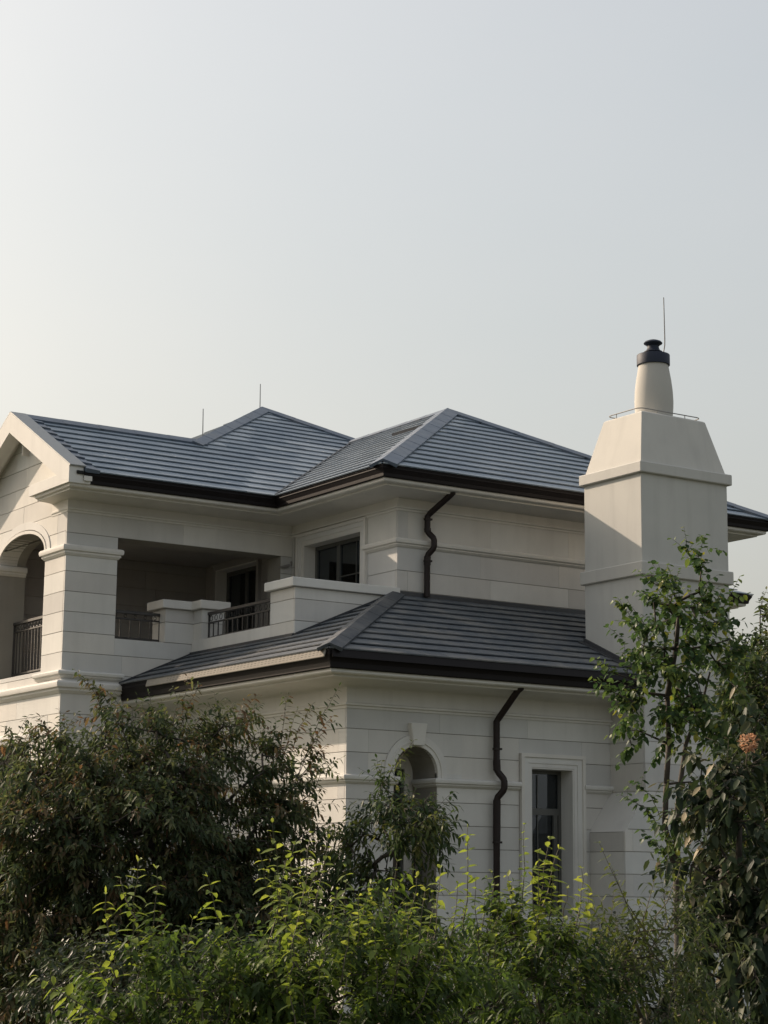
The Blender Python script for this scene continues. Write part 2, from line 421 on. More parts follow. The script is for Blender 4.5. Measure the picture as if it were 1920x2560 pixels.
# ---- roof tiling
def half(poly, cs):
    for c in cs:
        if len(poly) > 2: poly = clip(poly, *c)
    return poly
TILES = []                                              # (apparent size, mesh data args) decided below
class Plane:
    def __init__(s, O, A, B):
        s.O = np.array(O, float); s.A = np.array(A, float); s.A /= np.linalg.norm(s.A); s.B = np.array(B, float); s.B /= np.linalg.norm(s.B)
        s.N = np.cross(s.A, s.B); s.N *= (1 if s.N[2] > 0 else -1)
    def p(s, a, b, h=0.): return s.O + s.A * a + s.B * b + s.N * h
def tile_plane(pl, pieces, ex, width, amax, bmax, amin=0., roof=None, single=False, lift=None, name='roof_tile', mat='tile'):  # lift: mask of the painted sun patches, raises no tiles
    """tiles of one roof plane; pieces = list of convex half-plane lists in (a, b)"""
    stuff = MB(); srnd = []; pale = MB(); prnd = []; rows = int(math.ceil(bmax / ex)); cnt = 0
    for k in range(-1 if False else 0, rows):
        b0 = k * ex - (.025 if k == 0 else 0); b1 = (k + 1) * ex
        off = amin - width * (.5 if k % 2 else .0) - random.uniform(0, .02)
        nn = int((amax - off) / width) + 2
        for i in range(nn):
            a0 = off + i * width + .0010; a1 = a0 + width - .0020
            rect = [(a0, b0), (a1, b0), (a1, b1), (a0, b1)]
            r_ = random.random() ** 1.3; dh = random.uniform(-.0008, .001); da = random.uniform(-.0015, .0015)
            for cs in pieces:
                p = half(rect, cs)
                if area(p) < .0012: continue
                ca, cb = (a0 + a1) / 2, (b0 + b1) / 2
                def top(q):
                    f = (q[1] - b0) / ex; lf = 0.
                    return .030 + dh + lf - (.025 + lf) * f + da * ((q[0] - a0) / width - .5)
                vs_t = [pl.p(q[0], q[1], top(q)) for q in p]; vs_b = [pl.p(q[0], q[1], min(top(q) - .013, .013)) for q in p]
                if single:
                    o = MB().prism(vs_b, vs_t).build(name, mat, roof); cnt += 1
                    at_ = o.data.attributes.new('rnd', 'FLOAT', 'POINT'); at_.data.foreach_set('value', [r_] * len(o.data.vertices))
                else:
                    ip = lift is not None and lift(ca, k, b0) > .012  # tiles inside a painted sun patch go to the lighter mesh
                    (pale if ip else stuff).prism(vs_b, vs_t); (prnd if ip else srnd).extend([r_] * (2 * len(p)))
    if not single and stuff.v:
        o = stuff.build(name + 's', mat, roof, recalc=False)
        at_ = o.data.attributes.new('rnd', 'FLOAT', 'POINT'); at_.data.foreach_set('value', srnd); tag(o, kind='stuff')
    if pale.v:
        o = pale.build('painted_sun_' + name + 's', 'tile_painted_sun', roof, recalc=False)
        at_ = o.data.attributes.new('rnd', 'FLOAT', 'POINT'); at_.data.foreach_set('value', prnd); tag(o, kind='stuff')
    return cnt
def deck(parent_or_none, polys, name='roof'):
    b_ = MB()
    for pl, pts in polys: b_.prism([pl.p(a, b2, -.05) for a, b2 in pts], [pl.p(a, b2, -.006) for a, b2 in pts])
    return b_.build(name, 'deck', parent_or_none)
def caps(p0, p1, n1, n2, parent, L=.62, wd=.20, rise=.062, mat='cap'):
    """overlapping hip or ridge caps between two points; n1, n2 = normals of the two slopes"""
    p0, p1 = np.array(p0, float), np.array(p1, float); d = p1 - p0; T = np.linalg.norm(d); d /= T; k = max(1, round(T / L))
    def side(n_):
        n_ = np.array(n_) / np.linalg.norm(n_); c = np.cross(d, n_); return n_, c / np.linalg.norm(c)
    na, ca = side(n1); nb, cb = side(n2)
    if np.dot(ca, np.array(n1) * [1, 1, 0]) < 0: ca = -ca
    if np.dot(cb, np.array(n2) * [1, 1, 0]) < 0: cb = -cb
    up = (na + nb); up /= np.linalg.norm(up)
    for i in range(k):
        q0 = p0 + d * (T * i / k - .02); q1 = p0 + d * (T * (i + 1) / k + .03)
        rs = []
        for q, h in ((q0, rise), (q1, rise - .003)):
            ed = [q + ca * wd + na * (h - .010), q + up * (h + .012) , q + cb * wd + nb * (h - .010)]
            lo = [q + cb * wd - nb * .0, q + up * (h - .02), q + ca * wd - na * .0]
            rs.append(ed + lo)
        o = MB().prism(rs[0], rs[1]).build('ridge_cap', mat, parent)
        at_ = o.data.attributes.new('rnd', 'FLOAT', 'POINT'); at_.data.foreach_set('value', [random.random()] * len(o.data.vertices))
def nrm(sx, sy, s): v = np.array([-sx * s, -sy * s, 1.]); return v / np.linalg.norm(v)     # slope rising in +sx,+sy
K1 = math.sqrt(1 + S1 * S1); K2 = math.sqrt(1 + S2 * S2)

# lower roof: side slope (along X, rising in +Y) and front slope (along Y, rising in +X)
LR = 8.3
q1 = Plane((-E1, -E1, ZT1), (1, 0, 0), (0, 1, S1)); q2 = Plane((-E1, -E1, ZT1), (0, 1, 0), (1, 0, S1))
b1m = (YB + E1) * K1; b2m = (X1 + E1) * K1; aw = YW + E1
lroof = deck(house, [(q1, [(0, 0), (LR + E1, 0), (LR + E1, b1m), (b1m / K1, b1m)]), (q2, [(0, 0), (aw, 0), (aw, b2m), (b2m / K1, b2m)]), (q2, [(b2m / K1, b2m), (YP + E1, b2m), (YP + E1, (YP + E1) * K1)])], 'lower_roof')
ex1 = b1m / 11
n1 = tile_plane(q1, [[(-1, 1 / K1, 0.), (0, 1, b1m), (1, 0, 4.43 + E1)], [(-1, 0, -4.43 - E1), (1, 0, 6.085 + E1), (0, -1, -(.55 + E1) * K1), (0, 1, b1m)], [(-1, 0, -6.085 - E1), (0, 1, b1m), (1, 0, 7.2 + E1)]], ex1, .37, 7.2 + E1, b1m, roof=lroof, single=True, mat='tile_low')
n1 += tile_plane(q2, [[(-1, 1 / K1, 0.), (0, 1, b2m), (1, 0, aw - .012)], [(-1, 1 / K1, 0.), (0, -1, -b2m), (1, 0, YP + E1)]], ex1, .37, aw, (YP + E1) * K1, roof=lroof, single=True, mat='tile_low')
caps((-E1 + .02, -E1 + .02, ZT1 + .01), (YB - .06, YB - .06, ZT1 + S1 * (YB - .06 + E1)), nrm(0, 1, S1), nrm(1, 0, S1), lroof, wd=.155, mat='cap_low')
# flashings where the lower roof meets walls
fl = MB(); zr = roof1(YB)
fl.box(XB + .0, LR, YB - .045, YB - .004, zr - .06, zr + .055)
fl.build('flashing', 'flash', lroof)
def strip(pts, off, w_):
    b_ = MB(); a = np.array(pts[0]); c = np.array(pts[1]); off = np.array(off, float)
    b_.prism([a - (0, 0, .05), a + off - (0, 0, .05), c + off - (0, 0, .05), c - (0, 0, .05)], [a + (0, 0, w_), a + off + (0, 0, w_), c + off + (0, 0, w_), c + (0, 0, w_)]); return b_
strip([(X1, YP - .004, roof1(X1)), (XB - .02, YP - .004, roof1(XB - .02))], (0, -.035, 0), .05).build('flashing', 'flash', lroof)
strip([(X1 - .004, YP, roof1(X1)), (X1 - .004, YW - .01, roof1(X1))], (-.035, 0, 0), .045).build('flashing', 'flash', lroof)
strip([(-E1, YW - .004, roof1(-E1)), (X1, YW - .004, roof1(X1))], (0, -.035, 0), .045).build('flashing', 'flash', lroof)

# ---- upper block, wing and main roof
u_side = Plane((-2.03, YW - E2, ZT2), (1, 0, 0), (0, 1, S2))      # wing + main slope facing the street side
xi, yi = XB - E2, YW - E2                                            # inner gutter corner
bl = Plane((xi, YB - E2, ZT2), (0, 1, 0), (1, 0, S2))                 # upper block slope facing -X
br = Plane((xi, YB - E2, ZT2), (1, 0, 0), (0, 1, S2))                 # upper block hip facing -Y
hw, ht, wb = HW * K2, HT * K2, WB * K2
ai = xi + 2.03; aT = XT + 2.03; XR = xi + 2 * WB
u_back = Plane((-2.03, YW - E2 + 2 * HW, ZT2), (1, 0, 0), (0, -1, S2))
m_left = Plane((XT - HT, YW - E2, ZT2), (0, 1, 0), (1, 0, S2)); m_right = Plane((XT + HT, YW - E2, ZT2), (0, 1, 0), (-1, 0, S2))
b_r2 = Plane((XR, YB - E2, ZT2), (0, 1, 0), (-1, 0, S2))
zr3 = ZT2 + S2 * HW
uroof = deck(house, [
    (u_side, [(.12, 0), (ai, 0), (ai + HW, hw), (.12, hw)]), (u_side, [(aT - (HT - HW), hw), (ai + HW, hw), (ai + WB, wb), (aT + HT - WB, wb), (aT, ht)]),
    (u_back, [(.12, 0), (aT, 0), (aT, hw), (.12, hw)]), (m_left, [(HW, hw), (2 * HT, 0), (HT, ht)]), (m_right, [(WB, wb), (2 * HT, 0), (HT, ht)]),
    (bl, [(0, 0), (YW - YB, 0), (YW - YB + WB, wb), (WB, wb)]), (br, [(0, 0), (2 * WB, 0), (WB, wb)]),
    (b_r2, [(0, 0), (12, 0), (12, wb), (WB, wb)])], 'upper_roof')
ex2 = hw / 9
val = lambda a, b2: a - (ai + b2 / K2)                              # <0 left of the valley
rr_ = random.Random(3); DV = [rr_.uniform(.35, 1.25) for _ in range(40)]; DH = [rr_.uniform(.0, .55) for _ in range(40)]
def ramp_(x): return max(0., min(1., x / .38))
def sun_mask_u(a, k, b2):  # where sun patches are painted beside the valley and hips
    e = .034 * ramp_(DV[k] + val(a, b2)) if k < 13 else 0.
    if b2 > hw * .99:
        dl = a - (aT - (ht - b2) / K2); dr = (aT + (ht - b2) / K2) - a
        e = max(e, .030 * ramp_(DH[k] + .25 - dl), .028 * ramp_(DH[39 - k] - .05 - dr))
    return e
tile_plane(u_side, [[(0, 1, hw), (-1, 0, -.33), (1, -1 / K2, ai)], [(0, -1, -hw), (1, -1 / K2, ai), (-1, 1 / K2, -(aT - HT)), (1, 1 / K2, aT + HT)]], ex2, .37, ai + WB + .3, ht, roof=uroof, lift=sun_mask_u)
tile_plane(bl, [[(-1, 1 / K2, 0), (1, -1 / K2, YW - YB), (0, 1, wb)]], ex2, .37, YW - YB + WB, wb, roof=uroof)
tile_plane(br, [[(-1, 1 / K2, 0), (1, 1 / K2, 2 * WB)]], ex2, .37, 2 * WB, wb, roof=uroof, lift=lambda a, k, b2: .028 * ramp_(DH[k] + .1 - (a - b2 / K2)))  # painted sun patch along this hip too
tile_plane(m_left, [[(-1, 1 / K2, 0), (1, 1 / K2, 2 * HT), (0, -1, -hw * .98)]], ex2, .37, 2 * HT, ht, roof=uroof)
pk = np.array((xi + WB, YB - E2 + WB, ZT2 + S2 * WB)); T_ = np.array((XT, YW - E2 + HT, ZT2 + S2 * HT))
nS, nL, nRr = nrm(0, 1, S2), nrm(1, 0, S2), nrm(-1, 0, S2)
caps((xi + .03, YB - E2 + .03, ZT2 + .016), pk, nS, nL, uroof); caps((XR - .03, YB - E2 + .03, ZT2 + .016), pk, nS, nRr, uroof, wd=.14)
caps(pk, pk + (0, 3.1, 0), nL, nRr, uroof, wd=.13)
hl0 = np.array((XT - (HT - HW), YW - E2 + HW, zr3)); caps(hl0 + (-.12, -.12, -.064), T_, nS, nL, uroof, wd=.16)
caps(np.array((XT + HT - WB, YW - E2 + WB, ZT2 + S2 * WB)) + (-.1, .1, .05), T_, nS, nRr, uroof, wd=.14)
caps((-1.78, YW - E2 + HW, zr3 + .0), (hl0[0] + .1, hl0[1], zr3), nS, nrm(0, -1, S2), uroof, wd=.15)
# valley gutter
va, vb = np.array((xi, yi, ZT2)), np.array((xi + WB - .1, yi + WB - .1, ZT2 + S2 * (WB - .1)))
MB().tube([va + (0, 0, .022), vb + (0, 0, .022)], .022, 6).build('valley_flashing', 'flash', uroof)
# dark raised strip of tiles near the upper hip
def on_plane(px, py, pl):
    d = ray(px, py); k = np.dot(pl.O - CAM, pl.N) / np.dot(d, pl.N); q = CAM + d * k - pl.O; return np.dot(q, pl.A), np.dot(q, pl.B)
for k in range(4):
    u0, u1 = k / 4, (k + 1) / 4
    (a0, b0), (a1, b1) = on_plane(985 + 70 * u0, 1093 - 20 * u0, bl), on_plane(985 + 70 * u1, 1093 - 20 * u1, bl)
    bb = (b0 + b1) / 2; q = [(a0, bb), (a1, bb), (a1, bb + .16), (a0, bb + .16)]
    MB().prism([bl.p(a, b_, .0) for a, b_ in q], [bl.p(a, b_, .075 if i < 2 else .03) for i, (a, b_) in enumerate(q)]).build('raised_tile', 'flash', uroof)

# gutters and cornices of the upper storey
MB().sweep([(-1.80, YW), (XB, YW), (XB, YB), (XR - E2, YB), (XR - E2, 12)], gutter(E2, ZB2, ZT2)).build('gutter', 'gutter', house)
smooth_angle(MB().sweep([(XG, 5.78), (XG, YW), (XB, YW), (XB, YB), (XR - E2, YB), (XR - E2, 12)], cornice(ZF2, ZB2, E2), [.42, 1, 1, 1, 1]).build('cornice', 'trim', house), 25)

# ---- walls of the upper block
uz = lambda z0, z1: zgrid(z0, z1, 6.188)
WU = (3.18, 4.86, 5.35, 6.92)                           # balcony window in the wall facing -X
DR = (6.34, 7.75, 4.74, 6.87)                           # balcony door further back
ub = wall_core('Y', YB + .012, YB + .35, XB + .012, 8.3, 4.5, 7.40).build('wall', 'joint', house)
stones(ub, 'Y', YB, XB, 8.3, [5.0, 5.885, 6.188, 6.60, ZF2], length=1.45)
ul = wall_core('X', XB + .012, XB + .40, YB + .352, 9.0, 4.5, 7.40, [WU, DR]).build('wall', 'joint', house)
stones(ul, 'X', XB, YB + .036, YW, [4.9, 5.280, 5.583, 5.885, 6.188, 6.60, ZF2], [(3.0, 5.16, 5.2, 7.2)], length=1.2)
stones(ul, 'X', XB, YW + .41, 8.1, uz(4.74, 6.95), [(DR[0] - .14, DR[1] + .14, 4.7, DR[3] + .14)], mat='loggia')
MB().box(8.0, 8.29, YB + .36, 12, 4.5, 7.39).build('wall', 'trim', house)
MB().box(XB + .41, 8.0, 8.9, 9.0, 4.5, 7.3).build('partition', 'room', house)
MB().box(XB + .3, 8.28, YB + .3, 11.9, 7.05, 7.10).build('ceiling', 'room', house)
smooth_angle(MB().sweep([(XB, 3.06), (XB, YB), (8.3, YB)], belt(6.535, 6.665, .085)).build('belt_course', 'trim', house), 30)

# ---- wing: side wall with the wide loggia opening, gable wall with the arch
OP = (-.84, 2.03, 5.232, 6.770)
ws = wall_core('Y', YW + .012, YW + .42, XG + .012, XB + .01, 0, 7.40, [OP]).build('wall', 'joint', house)
stones(ws, 'Y', YW, XG, XB - .001, zgrid(0, 6.77, 6.188), [(-.84, 2.03, 5.232, 6.775)], length=.9)
stones(ws, 'Y', YW, XG, XB - .001, [6.77, ZF2], length=1.6)
GA = (6.87, .89, .36, 6.59)                             # arch centre, half width, rise, springing
GO = (5.98, 7.76, 4.74, 6.59); GL = (6.32, 7.75, 0, 3.70)
gw = wall_core('X', XG + .012, XG + .45, YW + .422, 8.40, 0, 7.05, [GO, (5.98, 7.76, 6.59, 6.97), GL], [GA])
rk = lambda y: ZT2 + S2 * (HW - abs(y - (YW - E2 + HW))) - .06
gw.ext([(YW + .422, 7.05), (8.40, 7.05), (8.40, rk(8.40)), (YW - E2 + HW, rk(YW - E2 + HW)), (YW + .422, rk(YW + .422))], 'X', XG + .012, XG + .45)
gw = gw.build('wall', 'joint', house)
apx = YW - E2 + HW
stones(gw, 'X', XG, YW + .036, 8.40, zgrid(0, 9.0, 6.188), [GO + (1,), GL], [(GA[0], GA[1] + .16, GA[2] + .16, GA[3])],
       [(S2, 1, ZT2 + S2 * HW - .10 + S2 * apx), (-S2, 1, ZT2 + S2 * HW - .10 - S2 * apx)], length=1.3)
# arch surround with a small step, reveal and capitals
def arch_ring(axis, P0, P1, cx, a, b_, zs, wd, n=24, drop=0.):
    m_ = MB()
    pts_i = [(cx + a * math.cos(t_), zs + b_ * math.sin(t_)) for t_ in np.linspace(0, math.pi, n + 1)]
    pts_o = [(cx + (a + wd) * math.cos(t_), zs + (b_ + wd) * math.sin(t_)) for t_ in np.linspace(0, math.pi, n + 1)]
    if drop:
        pts_i = [(cx + a, zs - drop)] + pts_i + [(cx - a, zs - drop)]; pts_o = [(cx + a + wd, zs - drop)] + pts_o + [(cx - a - wd, zs - drop)]
    for i in range(len(pts_i) - 1): m_.ext([pts_i[i], pts_i[i + 1], pts_o[i + 1], pts_o[i]], axis, P0, P1)
    return m_
arch_ring('X', XG - .022, XG + .30, GA[0], GA[1] + .0, GA[2], GA[3], .05).build('arch_surround', 'trim', gw)
arch_ring('X', XG - .012, XG + .03, GA[0], GA[1] + .065, GA[2] + .065, GA[3], .12).build('arch_surround', 'trim', gw)
# capitals and base mouldings of the pillars
cap_p = belt(6.425, 6.585, .075)
smooth_angle(MB().sweep([(XG + .45, 5.98), (XG, 5.98), (XG, YW), (-.84, YW), (-.84, YW + .42)], cap_p).build('capital', 'trim', ws), 30)
smooth_angle(MB().sweep([(XG, 8.36), (XG, 7.76), (XG + .45, 7.76)], cap_p).build('capital', 'trim', gw), 30)
smooth_angle(MB().sweep([(XG, 6.10), (XG, YW), (-.78, YW), (-.78, YW + .02)], belt(4.585, 4.70, .085)).build('base_moulding', 'trim', ws), 30)
smooth_angle(MB().sweep([(XG, 8.40), (XG, YW), (-.78, YW), (-.78, YW + .02)], belt(4.36, 4.55, .11)).build('base_moulding', 'trim', ws), 30)
smooth_angle(MB().sweep([(XG, 8.40), (XG, 6.2)], belt(3.70, 3.83, .05)).build('lintel', 'trim', gw), 30)
# barge boards of the gable with eaves return
apz = ZT2 + S2 * HW + .055; bd = MB(); wv = .318
for sg in (1, -1):
    ye = apx - sg * (HW - .04); ze = ZT2 + .02
    bd.ext([(apx, apz), (apx, apz - wv), (apx - sg * (HW - .30), apz - wv - S2 * (HW - .30)), (ye, ze - .17), (ye, apz - S2 * (HW - .04))], 'X', -2.03, -1.80)
barge = bd.build('barge_board', 'trim', house)
rt = MB().box(-2.028, XG + .01, 4.474, 5.91, 7.372, 7.545); rt.build('eaves_return', 'trim', house, bevel=.004)
MB().box(-1.80, XG + .012, apx - .02, apx + .02, 8.2, 8.4).build('ridge_block', 'trim', barge)
rs = MB()
for sg in (1, -1):
    p = [(apx, apz - .12), (apx - sg * HW, apz - .12 - S2 * HW), (apx - sg * HW, apz - .19 - S2 * HW), (apx, apz - .19)]
    rs.ext(p, 'X', -1.80, XG + .014)
rs.build('gable_soffit', 'trim', barge)
for sg in (1, -1):                                      # flat coping on the rake and stepped verge tiles beside it
    d = np.array((0, -sg, -S2)) / K2
    a0 = np.array((-2.031, apx, apz + .002)); c = MB()
    L = (HW - .02) * K2; nn = nrm(0, sg, S2)
    c.prism([a0, a0 + (.26, 0, 0), a0 + (.26, 0, 0) + d * L, a0 + d * L], [p + nn * .022 for p in (a0, a0 + (.26, 0, 0), a0 + (.26, 0, 0) + d * L, a0 + d * L)])
    c.build('rake_coping', plain('rake_metal', (.26, .27, .27), .5, 0, .08) if sg == 1 else bpy.data.materials['rake_metal'], uroof)
for k in range(9):
    b0, b1 = k * ex2 - (.03 if k == 0 else 0), (k + 1) * ex2
    MB().prism([u_side.p(a, b_, -.003) for a, b_ in ((.24, b0), (.46, b0), (.46, b1), (.24, b1))],
               [u_side.p(.24, b0, .062), u_side.p(.46, b0, .048), u_side.p(.46, b1, .022), u_side.p(.24, b1, .034)]).build('verge_tile', 'cap', uroof)
# loggia floor, ceiling, back wall; terrace slab
MB().box(XG + .45, XB + .005, YW + .422, 8.10, 4.60, 4.73).build('loggia_floor', 'trim', house)
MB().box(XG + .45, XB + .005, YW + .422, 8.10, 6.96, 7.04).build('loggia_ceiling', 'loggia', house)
lb = MB().box(XG + .46, XB + .2, 8.112, 8.35, 0, 7.2).build('wall', 'joint', house)
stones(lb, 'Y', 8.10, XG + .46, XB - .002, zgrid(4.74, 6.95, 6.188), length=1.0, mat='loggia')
MB().box(X1 + .012, XB + .01, YP + .012, YW + .01, 4.80, 4.93).build('terrace_floor', 'trim', house)

# ---- balcony front wall, parapet, piers
bw = MB().box(X1, X1 + .30, YP + .69, YW - .002, 4.7, 5.285).build('balcony_wall', 'trim', house)
pp = MB().box(X1 + .012, XB - .002, YP + .012, YP + .68, 4.7, 5.77).build('parapet', 'joint', house)
pz = [4.75, 5.293, 5.607, 5.775]
stones(pp, 'Y', YP, X1, XB - .003, pz, length=1.9); stones(pp, 'X', X1, YP + .036, YP + .69, pz)
MB().box(X1 - .07, XB - .004, YP - .055, YP + .76, 5.777, 5.905).build('coping', 'trim', pp, bevel=.008)
pr = MB().box(.012, .50, YW + .012, YW + .42, 5.1, 5.755).box(.50, .87, YW - .27, YW + .30, 5.1, 5.756).build('balcony_pier', 'joint', house)
for ax, P_0, s0, s1 in (('Y', YW - .001, 0, .496), ('X', 0, YW + .036, YW + .425), ('Y', YW - .282, .488, .872), ('X', .488, YW - .246, YW - .004)):
    stones(pr, ax, P_0, s0, s1, [5.236, 5.55, 5.758])
MB().box(-.075, .56, YW - .062, YW + .49, 5.760, 5.890).build('coping', 'trim', pr, bevel=.008)
MB().box(.425, .95, YW - .345, YW + .35, 5.762, 5.893).build('coping', 'trim', pr, bevel=.008)

# ---- railings
def railing(p0, p1, zb, zm, zt, step, name='railing'):
    p0, p1 = np.array(p0, float), np.array(p1, float); L = np.linalg.norm(p1 - p0); d = (p1 - p0) / L; a = np.array((-d[1], d[0]))
    root = empty(name, (0, 0, 0)); root.parent = house
    def bar(z0, z1, w_, nm):
        c = [p0 + a * w_, p1 + a * w_, p1 - a * w_, p0 - a * w_]
        MB().prism([(*q, z0) for q in c], [(*q, z1) for q in c]).build(nm, 'iron', root, bevel=.004)
    bar(zt - .045, zt, .028, 'top_rail'); bar(zm - .025, zm, .014, 'middle_rail'); bar(zb, zb + .03, .014, 'bottom_rail')
    n_ = max(2, int(L / step))
    for i in range(n_ + 1):
        q = p0 + d * (L * i / n_); r_ = .0075 if 0 < i < n_ else .014
        MB().box(q[0] - r_, q[0] + r_, q[1] - r_, q[1] + r_, zb - .03 if i in (0, n_) else zb + .028, (zt - .043) if i in (0, n_) else zm - .023).build('baluster', 'iron', root)
    for i in range(n_):                                 # scrolls between the two upper rails
        q = p0 + d * (L * (i + .5) / n_); zc = (zm + zt - .045) / 2; rr = min(.38 * (zt - .045 - zm), .45 * L / n_)
        MB().tube([(q[0] + d[0] * rr * math.cos(u), q[1] + d[1] * rr * math.cos(u), zc + rr * math.sin(u)) for u in np.linspace(0, 2 * math.pi, 13)], .006, 4).build('scroll', 'iron', root)
    return root
railing((-.83, YW + .20), (.01, YW + .20), 5.262, 5.585, 5.695, .155)
railing((X1 + .14, YW - .28), (X1 + .14, YP + .685), 5.305, 5.56, 5.715, .15)
railing((XG + .30, 5.99), (XG + .30, 7.75), 4.83, 5.535, 5.680, .115)

# ---- windows
def surround(axis, P, s0, s1, z0, z1, wd, parent, sill=False, mat='trim'):
    """two-step architrave outside the opening s0..s1, up to z1"""
    for k, (w0, w1, pr_) in enumerate(((0, .055, .018), (.055, wd - .05, .03), (wd - .05, wd, .052))):
        b_ = MB()
        for q in ([(s0 - w1, z0), (s0 - w0, z0), (s0 - w0, z1 + w1), (s0 - w1, z1 + w1)], [(s1 + w0, z0), (s1 + w1, z0), (s1 + w1, z1 + w1), (s1 + w0, z1 + w1)],
                  [(s0 - w0, z1 + w0), (s1 + w0, z1 + w0), (s1 + w0, z1 + w1), (s0 - w0, z1 + w1)]): b_.ext(q, axis, P - pr_, P + .04)
        b_.build('surround', mat, parent)
    if sill:
        MB().ext([(s0 - wd - .05, z0 - .11), (s1 + wd + .05, z0 - .11), (s1 + wd + .05, z0 - .002), (s0 - wd - .05, z0 - .002)], axis, P - .09, P + .20).build('sill', 'trim', parent, bevel=.01)
def reveal(axis, P, s0, s1, z0, z1, dep, parent):
    b_ = MB(); t_ = .02
    for q in ([(s0 - .001, z0), (s0 + t_, z0), (s0 + t_, z1), (s0 - .001, z1)], [(s1 - t_, z0), (s1 + .001, z0), (s1 + .001, z1), (s1 - t_, z1)], [(s0 + t_, z1 - t_), (s1 - t_, z1 - t_), (s1 - t_, z1), (s0 + t_, z1)]):
        b_.ext(q, axis, P - .01, P + dep)
    b_.build('reveal', 'trim', parent)
def casement(axis, P, s0, s1, z0, z1, muls, trans, parent, fw=.055, mun=()):
    b_ = MB(); rects = [(s0, s0 + fw, z0, z1), (s1 - fw, s1, z0, z1), (s0 + fw, s1 - fw, z0, z0 + fw), (s0 + fw, s1 - fw, z1 - fw, z1)]
    rects += [(c - w_, c + w_, z0 + fw, z1 - fw) for c, w_ in muls]
    for r_ in rects: b_.ext([(r_[0], r_[2]), (r_[1], r_[2]), (r_[1], r_[3]), (r_[0], r_[3])], axis, P, P + .06)
    b_.build('frame', 'frame', parent)
    if trans:
        t2 = MB()
        for c, w_ in trans: t2.ext([(s0 + fw, c - w_), (s1 - fw, c - w_), (s1 - fw, c + w_), (s0 + fw, c + w_)], axis, P - .006, P + .055)
        t2.build('transom', 'frame', parent)
    for a, c, e, f in mun: MB().ext([(a, e), (c, e), (c, f), (a, f)], axis, P + .012, P + .04).build('glazing_bar', 'frame', parent)
    es = [s0 + fw] + [c for c, _ in muls] + [s1 - fw]; ez = [z0 + fw] + [c for c, _ in trans] + [z1 - fw]
    for i in range(len(es) - 1):
        for j in range(len(ez) - 1):
            MB().ext([(es[i], ez[j]), (es[i + 1], ez[j]), (es[i + 1], ez[j + 1]), (es[i], ez[j + 1])], axis, P + .028, P + .034).build('pane', 'glass', parent)
def curtain(axis, P, s0, s1, z0, z1, parent):
    n_ = 60; top = []; 
    pts = [(s0 + (s1 - s0) * i / n_, P + .035 * math.sin(i * 1.05) + .015 * math.sin(i * 2.3)) for i in range(n_ + 1)]
    mp = (lambda s_, d_, z_: (s_, d_, z_)) if axis == 'Y' else (lambda s_, d_, z_: (d_, s_, z_))
    b_ = MB(); vs = [mp(s_, d_, z_) for s_, d_ in pts for z_ in (z0, z1)]
    b_.add(vs, [(2 * i, 2 * i + 2, 2 * i + 3, 2 * i + 1) for i in range(n_)]); b_.build('curtain', 'curtain', parent, smooth=True)
def part(name): o = empty(name, (0, 0, 0)); o.parent = house; return o
w1 = part('window'); surround('Y', 0, *WN, .185, w1, True); reveal('Y', 0, *WN, .25, w1)
casement('Y', .25, WN[0] + .02, WN[1] - .02, WN[2], WN[3] - .02, [], [(2.645, .045)], w1, .05, [(3.32, 3.335, 1.25, 3.15)])
MB().ext([(WN[1] - .16, WN[2] + .05), (WN[1] - .09, WN[2] + .05), (WN[1] - .09, 2.60), (WN[1] - .16, 2.60)], 'Y', .245, .30).build('sash', 'frame', w1)
w2 = part('window'); surround('X', XB, *WU, .18, w2); reveal('X', XB, *WU, .20, w2)
casement('X', XB + .20, WU[0] + .02, WU[1] - .02, WU[2], WU[3] - .02, [(4.15, .045)], [], w2, .06, [(3.64, 3.655, 5.4, 6.85), (3.24, 4.1, 6.33, 6.345)])
curtain('X', XB + .335, 3.3, 4.75, 5.2, 6.95, w2)
w3 = part('balcony_door'); reveal('X', XB, *DR, .2, w3); surround('X', XB, *DR, .12, w3, mat='loggia')
casement('X', XB + .2, DR[0] + .02, DR[1] - .02, DR[2], DR[3] - .02, [(7.05, .04)], [], w3, .07)
# arched niche in the lower side wall
w4 = part('arched_window')
MB().ext([(AR[0] + .215, .9), (AR[0] + AR[1] + .01, .9), (AR[0] + AR[1] + .01, 3.5), (AR[0] + .215, 3.5)], 'Y', .58, .70).ext([(AR[0] - AR[1] - .01, 3.165), (AR[0] + .215, 3.165), (AR[0] + .215, 3.5), (AR[0] - AR[1] - .01, 3.5)], 'Y', .581, .70).build('back_panel', 'trim', w4)
casement('Y', .60, AR[0] - AR[1], AR[0] + .213, .9, 3.163, [], [(2.3, .03)], w4, .04)
arch_ring('Y', -.016, .05, AR[0], AR[1], AR[1], AR[3], .055, drop=.06).build('arch_surround', 'trim', w4)
arch_ring('Y', -.030, .05, AR[0], AR[1] + .055, AR[1] + .055, AR[3], .02, drop=.06).build('arch_surround', 'trim', w4)
arch_ring('Y', -.022, .05, AR[0], AR[1] + .075, AR[1] + .075, AR[3], .075, drop=.06).build('arch_surround', 'trim', w4)
MB().ext([(AR[0] - .085, 3.44), (AR[0] + .085, 3.44), (AR[0] + .135, 3.735), (AR[0] - .135, 3.735)], 'Y', -.085, .03).build('keystone', 'trim', w4, bevel=.008)
MB().box(AR[0] - AR[1] - .1, AR[0] + AR[1] + .1, -.06, .56, .80, .90).build('sill', 'trim', w4)

